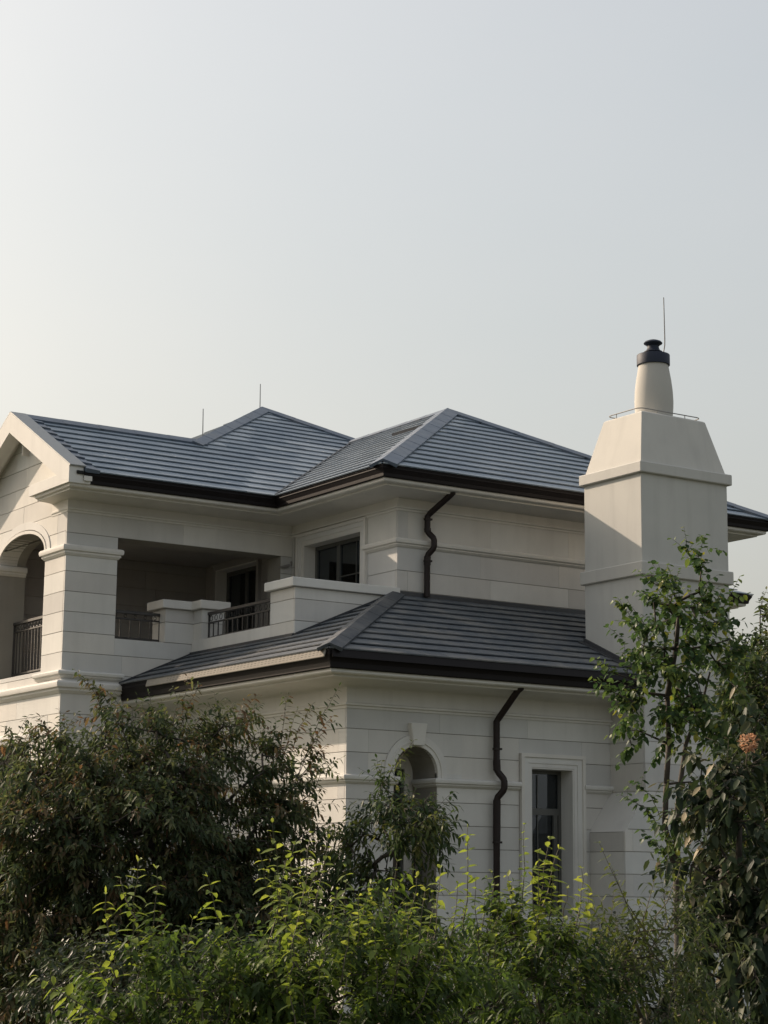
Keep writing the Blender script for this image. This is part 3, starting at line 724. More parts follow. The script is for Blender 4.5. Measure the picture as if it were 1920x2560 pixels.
# ---- downpipes
def pipe(pts, r_, straps, nm='downpipe'):
    o = MB().tube(pts, r_, 12, np.array((.2, 1., 0.))).build(nm, 'pipe', house)
    smooth_angle(o, 50)
    for (x, y, z) in straps: MB().box(x - r_ - .010, x + r_ + .010, y - r_ - .006, y + r_ * .4, z - .014, z + .014).build('bracket', 'pipe', o)
    for k in (3, 5, 9, 12): MB().tube([np.array(pts[k]) * .8 + np.array(pts[k - 1]) * .2, np.array(pts[k]) * .8 + np.array(pts[k + 1]) * .2] if k < len(pts) - 1 else [np.array(pts[k]) + (0, 0, .10), np.array(pts[k]) + (0, 0, .03)], r_ + .0065, 12, np.array((.2, 1., 0.))).build('collar', 'pipe', o) if k in (5, 12) else None
yu = YB - .085; xu = 2.715
tp = on_y(1132, 1214, YB - .60)
pipe([(tp[0], tp[1], ZB2 + .02), (tp[0], tp[1], ZB2 - .07), (tp[0] - .03, tp[1] + .04, ZB2 - .11), (xu + .03, yu - .03, 7.075), (xu, yu, 7.02), (xu, yu, 6.80), (xu + .02, yu - .02, 6.765), (xu + .05, yu - .08, 6.70), (xu + .06, yu - .09, 6.66), (xu + .06, yu - .09, 6.57), (xu + .05, yu - .08, 6.53), (xu + .01, yu - .015, 6.455), (xu, yu, 6.41), (xu, yu, roof1(YB) + .0)], .046, [(xu, yu, 6.35), (xu, yu, 6.98)], )
yl = -.085; xl = 2.36
tp = on_y(1302, 1732, -.56)
pipe([(tp[0], tp[1], ZB1 + .02), (tp[0], tp[1], ZB1 - .06), (tp[0] - .03, tp[1] + .04, ZB1 - .10), (xl + .03, yl - .03, 3.885), (xl, yl, 3.82), (xl, yl, 3.17), (xl + .02, yl - .02, 3.13), (xl + .06, yl - .07, 3.05), (xl + .07, yl - .08, 3.01), (xl + .07, yl - .08, 2.93), (xl + .06, yl - .07, 2.89), (xl + .01, yl - .01, 2.80), (xl, yl, 2.76), (xl, yl, .05)], .046, [(xl, yl, 3.45), (xl, yl, 2.2)])

# ---- chimney
chim = empty('chimney', (5.257, -.1, 0)); chim.parent = house
def cbox(x0, x1, y0, y1, z0, z1, nm, mat='stucco', bev=.012):
    o = MB().box(x0, x1, y0, y1, z0, z1).build(nm, mat, None, bevel=bev); o.parent = chim; o.location = -Vector((5.257, -.1, 0)); return o
def cpart(mb, nm, mat, **kw): o = mb.build(nm, mat, None, **kw); o.parent = chim; o.location = -Vector((5.257, -.1, 0)); return o
X0, X2, Y0, Y2 = 4.432, 6.084, -.742, .545
cbox(X0, X2, Y0, Y2, 2.9, 7.46, 'shaft')
cbox(X0 - .055, X2 + .055, Y0 - .055, Y2 + .055, 7.430, 7.590, 'band'); cbox(X0 - .05, X2 + .05, Y0 - .05, Y2 + .05, 5.955, 6.150, 'band')
hd = MB(); rr = [(0, 7.588), (.213, 8.385)]
lv = [(X0 + .012, X2 - .012, Y0 + .012, Y2 - .012, 7.588), (X0 + .212, X2 - .212, Y0 + .212, Y2 - .212, 8.39), (X0 + .232, X2 - .232, Y0 + .232, Y2 - .232, 8.405), (X0 + .40, X2 - .40, Y0 + .36, Y2 - .36, 8.45)]
vs = []; 
for a, c, e, f, z in lv: vs += [(a, e, z), (c, e, z), (c, f, z), (a, f, z)]
hd.add(vs, [(0, 3, 2, 1), (12, 13, 14, 15)] + [(4 * k + i, 4 * k + (i + 1) % 4, 4 * k + 4 + (i + 1) % 4, 4 * k + 4 + i) for k in range(3) for i in range(4)])
cpart(hd, 'hood', 'stucco', bevel=.006)
cx, cy = 5.257, -.098
smooth_angle(cpart(MB().lathe(cx, cy, [(.272, 8.42), (.276, 8.50), (.285, 8.60), (.288, 8.70), (.280, 8.86), (.260, 9.03), (.234, 9.18), (.219, 9.28), (.215, 9.33)], 48), 'pot', 'pot'), 40)
smooth_angle(cpart(MB().lathe(cx, cy, [(.20, 9.262), (.240, 9.255), (.246, 9.262), (.246, 9.412), (.240, 9.420), (.10, 9.425)], 48), 'pot_collar', 'potcap'), 40)
smooth_angle(cpart(MB().lathe(cx, cy, [(.115, 9.42), (.115, 9.445), (.138, 9.462), (.138, 9.472), (.105, 9.49), (.088, 9.53), (.088, 9.555), (.105, 9.575), (.135, 9.592), (.14, 9.604), (.12, 9.628), (.07, 9.648), (.02, 9.655)], 40), 'pot_cowl', 'potcap'), 40)
cpart(MB().tube([(cx + .15, cy - .02, 9.42), (cx + .19, cy - .02, 9.50), (cx + .212, cy - .02, 9.60), (cx + .216, cy - .02, 9.70), (cx + .208, cy - .02, 10.345)], [.008, .008, .009, .009, .007], 6), 'lightning_rod', 'rod')
ring = []; hx, hy, rc = .60, .37, .10
for sx, sy, a0 in ((1, 1, 0), (-1, 1, 90), (-1, -1, 180), (1, -1, 270)):
    for k in range(5):
        a = R(a0 + 22.5 * k); ring.append((cx + sx * (hx - rc) + rc * math.cos(a), cy + sy * (hy - rc) + rc * math.sin(a), 8.465))
rg = cpart(MB().tube(ring + [ring[0]], .0085, 5), 'lightning_ring', 'rod')
for sx, sy in ((1, .4), (-1, .4), (-.45, -1), (.45, -1), (-.45, 1), (.45, 1)):
    cpart(MB().tube([(cx + sx * hx, cy + sy * hy, 8.40), (cx + sx * hx, cy + sy * hy, 8.465)], .006, 5), 'ring_stay', 'rod')
# stone breast below, with sloping shoulders
bs = MB(); bx0, bx1, by = 4.035, 6.48, -.765
bs.ext([(bx0 + .012, 0), (bx1 - .012, 0), (bx1 - .012, 2.37), (X2, 2.93), (X0, 2.93), (bx0 + .012, 2.37)], 'Y', by + .012, .02)
br_ = cpart(bs, 'breast', 'joint'); OFF = -Vector((5.257, -.1, 0))
def cstones(axis, P, s0, s1, zs, clips=(), mat='stone', length=.95):
    before = set(bpy.data.objects); stones(chim, axis, P, s0, s1, zs, clips=clips, mat=mat, length=length)
    for o in set(bpy.data.objects) - before: o.location = OFF
sl = (2.93 - 2.37) / (X0 - bx0)
cstones('Y', by, bx0, bx1, zgrid(0, 2.93, 3.0135), [(-sl, 1, 2.37 - sl * bx0), (sl, 1, 2.37 + sl * bx1)])
cstones('X', bx0, by + .036, -.004, zgrid(0, 2.37, 3.0135))
cpart(MB().add([(bx0, by, 2.372), (bx0, -.002, 2.372), (X0, -.002, 2.935), (X0, by, 2.935), (bx0 + .03, by, 2.372), (bx0 + .03, -.002, 2.372), (X0 + .03, -.002, 2.935), (X0 + .03, by, 2.935)],
      [(0, 3, 2, 1), (4, 5, 6, 7), (0, 1, 5, 4), (1, 2, 6, 5), (2, 3, 7, 6), (3, 0, 4, 7)]), 'shoulder', 'trim')
cstones('Y', Y0 - .014, X0 - .012, X2 + .012, [2.935, 3.317, 3.62, 3.92]); cstones('X', X0 - .014, Y0 + .022, -.004, [2.935, 3.317, 3.62, 3.92])
# lead flashing where the lower roof meets the shaft
strip([(X0 - .004, Y2, ZT1 + S1 * (Y2 + E1)), (X0 - .004, -E1, ZT1)], (-.13, 0, 0), .035).build('flashing', 'flash', lroof)
strip([(X0 - .002, Y2, ZT1 + S1 * (Y2 + E1)), (X0 - .002, -E1, ZT1)], (-.03, 0, 0), .085).build('flashing', 'flash', lroof)

# ---- lightning rods on the roof
for p, h in ((T_ + (-.05, -.02, .03), .62), (np.array((XT - (HT - HW) + .35, YW - E2 + HW + .9, zr3 + .55)), .60)):
    pb = on_y(650, 1022, p[1]) if h > .61 else on_y(507, 1090, p[1]); ptop = on_y(651, 960, p[1]) if h > .61 else on_y(508, 1022, p[1])
    MB().tube([pb - (0, 0, .15), ptop], [.011, .008], 6).build('lightning_rod', 'rod', house)

# ---- rear wing at the far right (only its eaves corner shows)
rc0 = on_y(1880, 1488, 6.4); rx, rz_ = rc0[0], rc0[2]
rwall = MB().box(8.31, rx - .55, 6.95, 11, 0, rz_ - .05).build('rear_wall', 'trim', house)
MB().sweep([(8.31, 6.95), (rx - .55, 6.95), (rx - .55, 11)], gutter(.55, rz_ - .17, rz_)).build('gutter', 'gutter', house)
smooth_angle(MB().sweep([(8.31, 6.95), (rx - .55, 6.95), (rx - .55, 11)], cornice(rz_ - .46, rz_ - .17, .55)).build('cornice', 'trim', house), 25)
p5 = Plane((rx, 6.4, rz_), (-1, 0, 0), (0, 1, .45)); p6 = Plane((rx, 6.4, rz_), (0, 1, 0), (-1, 0, .45)); k5 = math.sqrt(1 + .45 ** 2)
rroof = deck(house, [(p5, [(0, 0), (rx - 8.31, 0), (rx - 8.31, 2 * k5), (2, 2 * k5)]), (p6, [(0, 0), (4, 0), (4, 2 * k5), (2, 2 * k5)])], 'rear_roof')
tile_plane(p5, [[(-1, 1 / k5, 0), (1, 0, rx - 8.33), (0, 1, 2 * k5)]], .22, .37, rx - 8.33, 2 * k5, roof=rroof)

# ---- small things fixed to the house
wl = empty('wall_lamp', tuple(on_x(728, 1412, XB)), 'small grey floodlight on the recessed wall beside the upper balcony window', 'lamp')
def lpart(mb, nm, mat, **kw): o = mb.build(nm, mat, wl, **kw); return o
lpart(MB().box(-.03, -.002, -.04, .04, -.02, .05), 'mount', 'lampgrey', bevel=.004)
lpart(MB().tube([(-.02, 0, .02), (-.07, 0, .0), (-.10, 0, -.02)], .012, 6), 'arm', 'lampgrey')
lpart(MB().prism([(-.20, -.06, -.085), (-.07, -.06, -.055), (-.07, .06, -.055), (-.20, .06, -.085)], [(-.215, -.065, -.045), (-.06, -.065, .0), (-.06, .065, .0), (-.215, .065, -.045)]), 'lamp_head', 'lampgrey', bevel=.008)
tb = on_y(1035, 2238, .30)
br2 = empty('iron_bracket', tuple(tb), 'dark triangular iron bracket standing in the arched wall niche', 'bracket')
MB().tube([(0, 0, -.02), (0, 0, .62)], .012, 5).build('upright', 'pipe', br2); MB().tube([(.11, 0, 0), (.11, 0, .52)], .007, 5).build('bar', 'pipe', br2)
MB().tube([(-.02, 0, 0), (.30, 0, .0)], .013, 5).build('foot_bar', 'pipe', br2); MB().tube([(.08, -.03, .44), (.31, -.03, .06)], .017, 5).build('diagonal_brace', 'pipe', br2)
MB().box(.25, .29, -.02, .02, .9 - tb[2], .0).build('foot', 'pipe', br2); MB().box(-.02, .02, -.02, .02, .9 - tb[2], .0).build('foot', 'pipe', br2)
print('stones', STN[0], 'single tiles', n1)
# ------------------------------------------------------------------ vegetation
def leaf_mesh(name, B, D, L, W, rnd, mat, parent, prof=(.95, .72), droop=.25, fold=.16, kind='stuff'):
    """one mesh of many folded, drooping leaves; B base points, D unit directions"""
    n = len(B); up = np.array([0., 0., 1.]) + rng.normal(0, .28, (n, 3))
    S = np.cross(D, up); S /= np.linalg.norm(S, axis=1, keepdims=True) + 1e-9
    Nn = np.cross(S, D); Nn /= np.linalg.norm(Nn, axis=1, keepdims=True) + 1e-9
    L = L[:, None]; W = W[:, None]; dz = np.array([0, 0, -1.])
    dr = (droop * rng.uniform(.4, 1.5, (n, 1)))
    def mid(t): return B + D * L * t + dz * L * dr * t * t
    v = np.empty((n, 8, 3))
    v[:, 0] = B; c1, c2 = mid(.32), mid(.68)
    v[:, 1] = c1 - Nn * W * fold; v[:, 2] = c2 - Nn * W * fold * .8
    v[:, 3] = c1 + S * W * prof[0] / 2; v[:, 4] = c1 - S * W * prof[0] / 2
    v[:, 5] = c2 + S * W * prof[1] / 2; v[:, 6] = c2 - S * W * prof[1] / 2; v[:, 7] = mid(1.)
    k = np.arange(n)[:, None] * 8
    tri = [(0, 1, 3), (0, 4, 1), (3, 1, 2), (3, 2, 5), (1, 4, 6), (1, 6, 2), (5, 2, 7), (2, 6, 7)]
    F = np.concatenate([k + np.array(t_)[None, :] for t_ in tri], 1).reshape(-1)
    me = bpy.data.meshes.new(name); me.vertices.add(n * 8); me.vertices.foreach_set('co', v.reshape(-1))
    me.loops.add(len(F)); me.loops.foreach_set('vertex_index', F.astype(np.int32))
    nt_ = len(F) // 3; me.polygons.add(nt_); me.polygons.foreach_set('loop_start', np.arange(0, len(F), 3, dtype=np.int32))
    me.polygons.foreach_set('loop_total', np.full(nt_, 3, dtype=np.int32)); me.polygons.foreach_set('use_smooth', np.ones(nt_, dtype=bool))
    me.update(calc_edges=True); me.validate()
    a = me.attributes.new('rnd', 'FLOAT', 'POINT'); a.data.foreach_set('value', np.repeat(rnd, 8).astype(np.float32))
    me.materials.append(mat); o = link(name, me, parent)
    if kind: o['kind'] = kind
    return o
def unit(v): return v / (np.linalg.norm(v) + 1e-9)
HR = unit(np.array([RT[0], RT[1], 0])); HF = unit(np.array([FW[0], FW[1], 0])); HZ = np.array([0, 0, 1.])
def blob(e, n):
    px, py, rx, ry, dist, dep = e; c = at(px, py, dist); s = dist / FPX
    u = rng.normal(0, 1, (n, 3)); u /= np.linalg.norm(u, axis=1, keepdims=True); u *= rng.uniform(.12, 1, (n, 1)) ** .42
    return c + u[:, :1] * HR * rx * s + u[:, 1:2] * HF * dep + u[:, 2:] * HZ * ry * s
def twig_leaves(pts, spacing, L, W, ang, opposite, acc, cl, t0=.12, tipscale=.75, base_rnd=None, spread=.10, hang=0.):
    """leaves along one twig (polyline); appended to acc lists"""
    pts = np.array(pts); seg = np.linalg.norm(np.diff(pts, axis=0), axis=1); cum = np.concatenate([[0], np.cumsum(seg)]); T = cum[-1]
    n_ = max(2, int(T * (1 - t0) / spacing)); roll = rng.uniform(0, 6.28); r0 = rng.uniform(0, 1) if base_rnd is None else base_rnd
    for i in range(n_ + 1):
        f = t0 + (1 - t0) * i / n_; q = f * T; j = min(np.searchsorted(cum, q, 'right') - 1, len(seg) - 1)
        tan = unit(pts[j + 1] - pts[j]); p = pts[j] + (pts[j + 1] - pts[j]) * ((q - cum[j]) / (seg[j] + 1e-9))
        a = unit(np.cross(tan, (0.3, .2, .93) if abs(tan[2]) < .9 else (1., .1, 0))); b_ = np.cross(tan, a)
        roll += (math.pi / 2 if opposite else 2.4) + rng.normal(0, .25)
        for s in ((0, math.pi) if opposite else (0,)):
            rad = a * math.cos(roll + s) + b_ * math.sin(roll + s); an = ang * rng.uniform(.75, 1.25)
            if i == n_: an *= .45
            d = unit(tan * math.cos(an) + rad * math.sin(an) + HZ * (-hang * rng.uniform(.3, 1.4)) + rng.normal(0, .10, 3))
            sc = (tipscale + (1 - tipscale) * min(1, (1 - f) * 3)) * rng.uniform(.72, 1.15)
            acc[0].append(p); acc[1].append(d); acc[2].append(L * sc); acc[3].append(W * sc); acc[4].append(min(1, max(0, cl(r0 + rng.normal(0, spread), f))))
def curve(p0, d, length, sag, n=5, wob=.12):
    pts = [np.array(p0, float)]; d = unit(np.array(d, float)); st = length / n
    for i in range(n):
        d = unit(d + HZ * (-sag / n) + rng.normal(0, wob / n * 2, 3)); pts.append(pts[-1] + d * st)
    return pts
def skeleton(base, trunk, attr, rtip=.006, expo=.36):
    """connect attractors to a trunk polyline; returns tube list and the attractor node directions"""
    P = [np.array(base, float)] + [np.array(p, float) for p in trunk]; par = [-1] + list(range(len(trunk)))
    order = np.argsort(np.linalg.norm(attr - P[-1], axis=1)); ends = []
    for i in order:
        p = attr[i]; A = np.array(P); d = np.linalg.norm(A - p, axis=1) + .35 * np.maximum(0, A[:, 2] - p[2] + .05); d[0] += 5
        j = int(np.argmin(d)); q = P[j]; ln = np.linalg.norm(p - q)
        if ln > .25:
            m_ = (p + q) / 2 + rng.normal(0, .07 * ln, 3) - HZ * .06 * ln; P.append(m_); par.append(j); j = len(P) - 1
        P.append(p); par.append(j); ends.append(len(P) - 1)
    cnt = np.ones(len(P))
    for k in range(len(P) - 1, 0, -1): cnt[par[k]] += cnt[k]
    rad = rtip * cnt ** expo
    dirs = [unit(P[e] - P[par[e]]) for e in ends]
    return P, par, rad, ends, dirs
def plant(name, label, cat, base, trunk, blobs, dens, leafp, mat, twig=(.35, .5, .7), ntw=4, sprigs=(), group=None, cl=lambda r, f: r, rtip=.006, bark='bark', kidname='crown', shoots=(), shoot_len=None):
    L, W, sp, ang, opp, prof, droop, hang = leafp
    root = empty(name, tuple(base), label, cat, group); off = Vector([-x for x in base])
    attr = np.concatenate([blob(e, max(3, int(dens * e[2] * e[3] * (e[4] / FPX) ** 2 * max(.35, e[5])))) for e in blobs])
    attr[:, 2] = np.maximum(attr[:, 2], .10)
    P, par, rad, ends, dirs = skeleton(base, trunk, attr, rtip)
    tb = MB(); acc = [[], [], [], [], []]
    for k in range(1, len(P)):
        j = par[k]; r1 = rad[k]; r0 = min(rad[j], r1 * 1.8) if j > 0 else rad[j]; tb.tube([P[j], P[k]], [r0, r1], 6 if r1 > .012 else 4)
    cen = attr.mean(0)
    for e, d in zip(ends, dirs):
        for _ in range(ntw):
            o_ = unit((P[e] - cen) * (1, 1, .6)); dd = d * .5 + o_ * .45 + rng.normal(0, .55, 3) + HZ * twig[2]
            pts = curve(P[e], dd, twig[0] * rng.uniform(.5, 1.3), twig[1] * rng.uniform(.4, 1.4), 4)
            tb.tube(pts, list(np.linspace(rtip * .55, rtip * .25, len(pts))), 3)
            twig_leaves(pts, sp, L, W, ang, opp, acc, cl, hang=hang)
    A = np.array(P)
    for s in sprigs:
        tip = at(s[0], s[1], s[4]); bs_ = at(s[2], s[3], s[4]); q = A[int(np.argmin(np.linalg.norm(A - bs_, axis=1)))]
        mid_ = (bs_ * .6 + tip * .4) + HZ * .06; pts = []
        ctl = [q, bs_, mid_, tip]
        for a_, b_ in zip(ctl[:-1], ctl[1:]):
            for u in (0, .34, .67): pts.append(a_ + (b_ - a_) * u + rng.normal(0, .006, 3))
        pts.append(tip)
        tb.tube(pts, list(np.linspace(rtip * 1.1, rtip * .3, len(pts))), 4)
        h = pts[3:]; twig_leaves(h, sp * .85, L, W, ang, opp, acc, cl, hang=hang)
        for _ in range(3):
            k = rng.integers(0, len(h) - 1); sd = curve(h[k], unit(tip - bs_) + rng.normal(0, .6, 3), rng.uniform(.1, .22), .4, 3)
            tb.tube(sd, rtip * .3, 3); twig_leaves(sd, sp * .9, L * .9, W * .9, ang, opp, acc, cl, hang=hang)
    tr = tb.build('trunk', bark, root, recalc=False, smooth=True); tr.location = off
    o = leaf_mesh(kidname, np.array(acc[0]), np.array(acc[1]), np.array(acc[2]), np.array(acc[3]), np.array(acc[4]), mat, root, prof, droop); o.location = off
    ns = 0
    for s in shoots:
        tip = at(s[0], s[1], s[2]); ln = s[3]; ln_px = s[4] if len(s) > 4 else rng.uniform(-.25, .25)
        bs_ = tip - HZ * ln - HR * ln_px * ln + HF * rng.uniform(-.1, .1)
        pts = [bs_ + (tip - bs_) * u + HR * .10 * ln * ln_px * math.sin(u * 3.1) + rng.normal(0, .004, 3) for u in np.linspace(0, 1, 7)]
        ac = [[], [], [], [], []]; sc = s[5] if len(s) > 5 else 1.; szv = rng.uniform(.7, 1.15)
        twig_leaves(pts, sp * 1.5, L * 1.4 * sc * szv, W * 1.5 * sc * szv, ang, True, ac, lambda r, f: .30 + .36 * r + .30 * f, t0=.05, tipscale=.6, base_rnd=rng.uniform(.2, .9), hang=hang * .7)
        so = MB().tube(pts, list(np.linspace(.0035, .0012, 7)), 4).build('shoot', M['twig'], root, recalc=False); so.location = off
        lo = leaf_mesh('leaves', np.array(ac[0]), np.array(ac[1]), np.array(ac[2]), np.array(ac[3]), np.array(ac[4]), mat, so, prof, droop); ns += 1
    print(name, 'leaves', len(acc[0]), 'shoots', ns)
    return root
def gnd(px, dist): p = at(px, 2216, dist); return np.array([p[0], p[1], 0.])

peach = leaf_mat('peach_leaf', [(0, (.032, .048, .024)), (.45, (.060, .082, .036)), (.75, (.090, .104, .044)), (.92, (.10, .085, .042)), (1, (.13, .085, .045))], .38, .55)
peach2 = leaf_mat('peach_leaf_green', [(0, (.024, .040, .020)), (.5, (.050, .078, .030)), (.85, (.085, .11, .038)), (1, (.14, .15, .05))], .36, .5)
privet = leaf_mat('privet_leaf', [(0, (.022, .038, .014)), (.25, (.055, .090, .026)), (.5, (.115, .165, .038)), (.75, (.20, .25, .062)), (1, (.31, .33, .085))], .46, .5)
lind = leaf_mat('heart_leaf', [(0, (.032, .062, .025)), (.5, (.065, .108, .040)), (.85, (.105, .148, .045)), (1, (.20, .20, .04))], .34, .45)
bigl = leaf_mat('glossy_leaf', [(0, (.014, .024, .014)), (.45, (.030, .046, .022)), (.72, (.055, .068, .030)), (.88, (.16, .14, .08)), (1, (.30, .25, .16))], .28, .52)
frond = leaf_mat('frond_leaf', [(0, (.030, .045, .018)), (.5, (.065, .090, .030)), (1, (.13, .15, .045))], .36, .5)
dark = leaf_mat('hedge_leaf', [(0, (.012, .020, .012)), (.6, (.030, .044, .020)), (1, (.065, .08, .03))], .3, .42)

d1 = 20.5; b0 = gnd(300, d1)
plant('peach_tree', 'broad dark brownish-green tree with drooping narrow leaves in front of the gabled wing', 'tree', b0,
      [b0 + (0, 0, .5), at(310, 2330, d1), at(300, 2180, d1)],
      [(110, 2110, 150, 200, 20.3, 1.0), (270, 1930, 165, 150, 20.8, 1.0), (430, 1910, 120, 100, 20.9, .8), (330, 2150, 240, 210, 20.3, 1.2), (80, 2350, 170, 200, 20.0, 1.0), (500, 2080, 115, 190, 20.6, .9),
       (710, 1965, 100, 115, 20.9, .6), (700, 2150, 115, 160, 20.8, .7), (460, 2400, 300, 190, 20.0, 1.1), (50, 1945, 95, 90, 20.8, .7), (610, 2310, 140, 170, 20.4, .8), (560, 1860, 70, 70, 20.9, .5), (610, 1960, 50, 60, 20.9, .4)],
      185, (.092, .036, .026, 1.0, False, (.95, .8), .4, .28), peach, twig=(.34, .9, .25), ntw=6,
      sprigs=[(62, 1800, 130, 1890, 20.9), (148, 1775, 150, 1880, 20.9), (215, 1700, 330, 1800, 20.8), (195, 1690, 260, 1780, 20.8), (468, 1690, 455, 1840, 20.9), (560, 1745, 480, 1850, 20.9), (645, 1765, 560, 1850, 20.9),
              (722, 1735, 700, 1890, 20.9), (848, 1715, 770, 1870, 20.9), (832, 1790, 760, 1900, 20.9), (805, 1835, 745, 1930, 20.9), (690, 1800, 680, 1900, 20.9), (330, 1770, 340, 1880, 20.8), (400, 1760, 420, 1860, 20.8),
              (610, 1870, 560, 1960, 20.9), (20, 1850, 60, 1930, 20.9), (100, 1790, 110, 1900, 20.8), (250, 1720, 300, 1830, 20.8), (290, 1760, 250, 1860, 20.9), (370, 1730, 390, 1830, 20.9),
              (500, 1715, 450, 1820, 20.9), (530, 1770, 470, 1850, 20.9), (590, 1760, 520, 1850, 20.9), (620, 1800, 560, 1870, 20.9), (665, 1830, 600, 1900, 20.9), (745, 1770, 710, 1890, 20.9), (780, 1760, 730, 1880, 20.9), (820, 1860, 760, 1930, 20.9), (835, 1900, 780, 1980, 20.9), (450, 1740, 430, 1840, 20.8)], rtip=.0055)
d2 = 19.5; b0 = gnd(985, d2)
plant('peach_tree', 'smaller dark green tree with drooping narrow leaves before the arched niche', 'tree', b0, [b0 + (0, 0, .6), at(985, 2230, d2), at(990, 2130, d2)],
      [(1000, 2075, 80, 110, 19.5, .6), (905, 2130, 65, 100, 19.6, .5), (1065, 2065, 45, 70, 19.4, .4), (950, 2270, 120, 120, 19.5, .7), (985, 1995, 45, 50, 19.5, .4), (830, 2230, 60, 100, 19.8, .5)],
      320, (.088, .033, .027, 1.0, False, (.95, .8), .4, .28), peach2, twig=(.28, .9, .2), ntw=5,
      sprigs=[(942, 1895, 965, 2030, 19.5), (1035, 1850, 945, 1990, 19.5), (1085, 1985, 1045, 2050, 19.5), (1130, 2080, 1080, 2100, 19.4), (860, 2010, 890, 2090, 19.6)], rtip=.005)
d3 = 16.5; b0 = gnd(1690, d3)
plant('slender_tree', 'slender young tree with small rounded green leaves standing against the chimney', 'tree', b0,
      [at(1692, 2330, d3), at(1690, 2200, d3), at(1662, 2060, d3), at(1666, 1960, d3), at(1672, 1860, d3), at(1668, 1740, d3), at(1690, 1620, d3), at(1700, 1500, d3)],
      [(1690, 1500, 85, 90, 16.5, .40), (1735, 1390, 32, 50, 16.5, .22), (1625, 1500, 45, 60, 16.4, .3), (1650, 1590, 80, 100, 16.4, .4), (1745, 1600, 90, 110, 16.6, .45), (1590, 1690, 60, 75, 16.4, .35), (1665, 1715, 95, 95, 16.5, .45),
       (1770, 1740, 85, 95, 16.6, .45), (1735, 1840, 95, 70, 16.5, .4), (1585, 1810, 55, 60, 16.4, .3), (1800, 1640, 45, 60, 16.6, .35), (1705, 2110, 45, 80, 16.4, .2), (1745, 1950, 45, 60, 16.5, .2), (1570, 1740, 45, 25, 16.4, .2)],
      370, (.062, .052, .028, 1.15, False, (1.0, .82), .35, .45), lind, twig=(.17, .5, .35), ntw=5,
      sprigs=[(1545, 1495, 1600, 1610, 16.5), (1568, 1498, 1610, 1600, 16.5), (1553, 1590, 1570, 1690, 16.5), (1850, 1345 + 95, 1800, 1560, 16.5), (1765, 1338, 1740, 1420, 16.5), (1530, 1745, 1590, 1760, 16.5), (1548, 1985, 1655, 2075, 16.5), (1590, 1960, 1650, 2040, 16.5), (1600, 2075, 1675, 2170, 16.5), (1625, 2050, 1685, 2140, 16.4)], rtip=.0042, cl=lambda r, f: r * .9)
# second stem of the slender tree
st2 = [o for o in bpy.data.objects if o.name.startswith('slender_tree')][0]
mb2 = MB().tube([at(1700, 2260, d3), at(1693, 2150, d3), at(1690, 2060, d3), at(1702, 1950, d3), at(1715, 1860, d3), at(1755, 1760, d3), at(1775, 1680, d3)], [.03, .028, .026, .022, .018, .012, .008], 7)
o = mb2.build('stem', 'bark', st2, smooth=True, recalc=False); o.location = [-x for x in st2.location]
d4 = 11.5; b0 = gnd(1850, d4)
rb = plant('large_leaved_bush', 'tall dark bush with large glossy drooping leaves, some dry and tan, beside the slender tree', 'bush', b0,
      [b0 + (0, 0, .6), at(1840, 2400, d4), at(1845, 2200, d4), at(1850, 2050, d4)],
      [(1850, 2130, 95, 200, 11.5, .5), (1790, 2010, 65, 130, 11.4, .35), (1890, 1900, 50, 120, 11.6, .4), (1850, 2400, 120, 180, 11.4, .6), (1760, 2270, 60, 120, 11.3, .35), (1900, 2250, 60, 200, 11.3, .4)],
      620, (.074, .044, .030, 1.1, False, (.95, .85), .5, .5), bigl, twig=(.22, .9, .15), ntw=5,
      sprigs=[(1790, 1880, 1840, 1980, 11.5), (1715, 2080, 1770, 2150, 11.4), (1735, 1990, 1790, 2050, 11.4)], rtip=.0042, cl=lambda r, f: r * .74 + (.4 if rng.random() < .045 else 0))
# orange flower head of that bush
fm = leaf_mat('petal', [(0, (.30, .18, .11)), (.5, (.38, .24, .15)), (1, (.48, .34, .23))], .35, .6)
c = at(1872, 1856, 11.35); ac = [[], [], [], [], []]
for i in range(170):
    d = unit(rng.normal(0, 1, 3)); p = c + d * np.array((.05, .05, .042)) * rng.uniform(.5, 1)
    ac[0].append(p); ac[1].append(unit(d + rng.normal(0, .4, 3))); ac[2].append(.022 * rng.uniform(.7, 1.2)); ac[3].append(.014); ac[4].append(rng.random())
fo = leaf_mesh('flower_head', *[np.array(x) for x in ac], fm, rb, (1, 1), .1); fo.location = -rb.location
fs = MB().tube([c, c + (0.02, .05, -.12), at(1880, 1950, 11.5)], .004, 5).build('flower_stalk', 'twig', rb); fs.location = -rb.location
d5 = 23.5; b0 = gnd(1890, d5)
plant('garden_tree', 'dark leafy tree rising behind the glossy bush beside the chimney', 'tree', b0, [b0 + (0, 0, 1.2), at(1890, 1900, d5), at(1885, 1760, d5)],
      [(1880, 1690, 75, 110, 23.5, .8), (1905, 1575, 20, 50, 23.5, .3), (1850, 1780, 70, 80, 23.5, .6), (1890, 1880, 70, 120, 23.5, .7), (1870, 2050, 90, 150, 23.4, .8)],
      330, (.095, .05, .034, 1.0, False, (.95, .8), .35, .45), peach2, twig=(.3, .5, .4), ntw=5, sprigs=[(1910, 1530, 1900, 1620, 23.5), (1848, 1590, 1870, 1680, 23.5), (1830, 1610, 1860, 1700, 23.5)], rtip=.006)
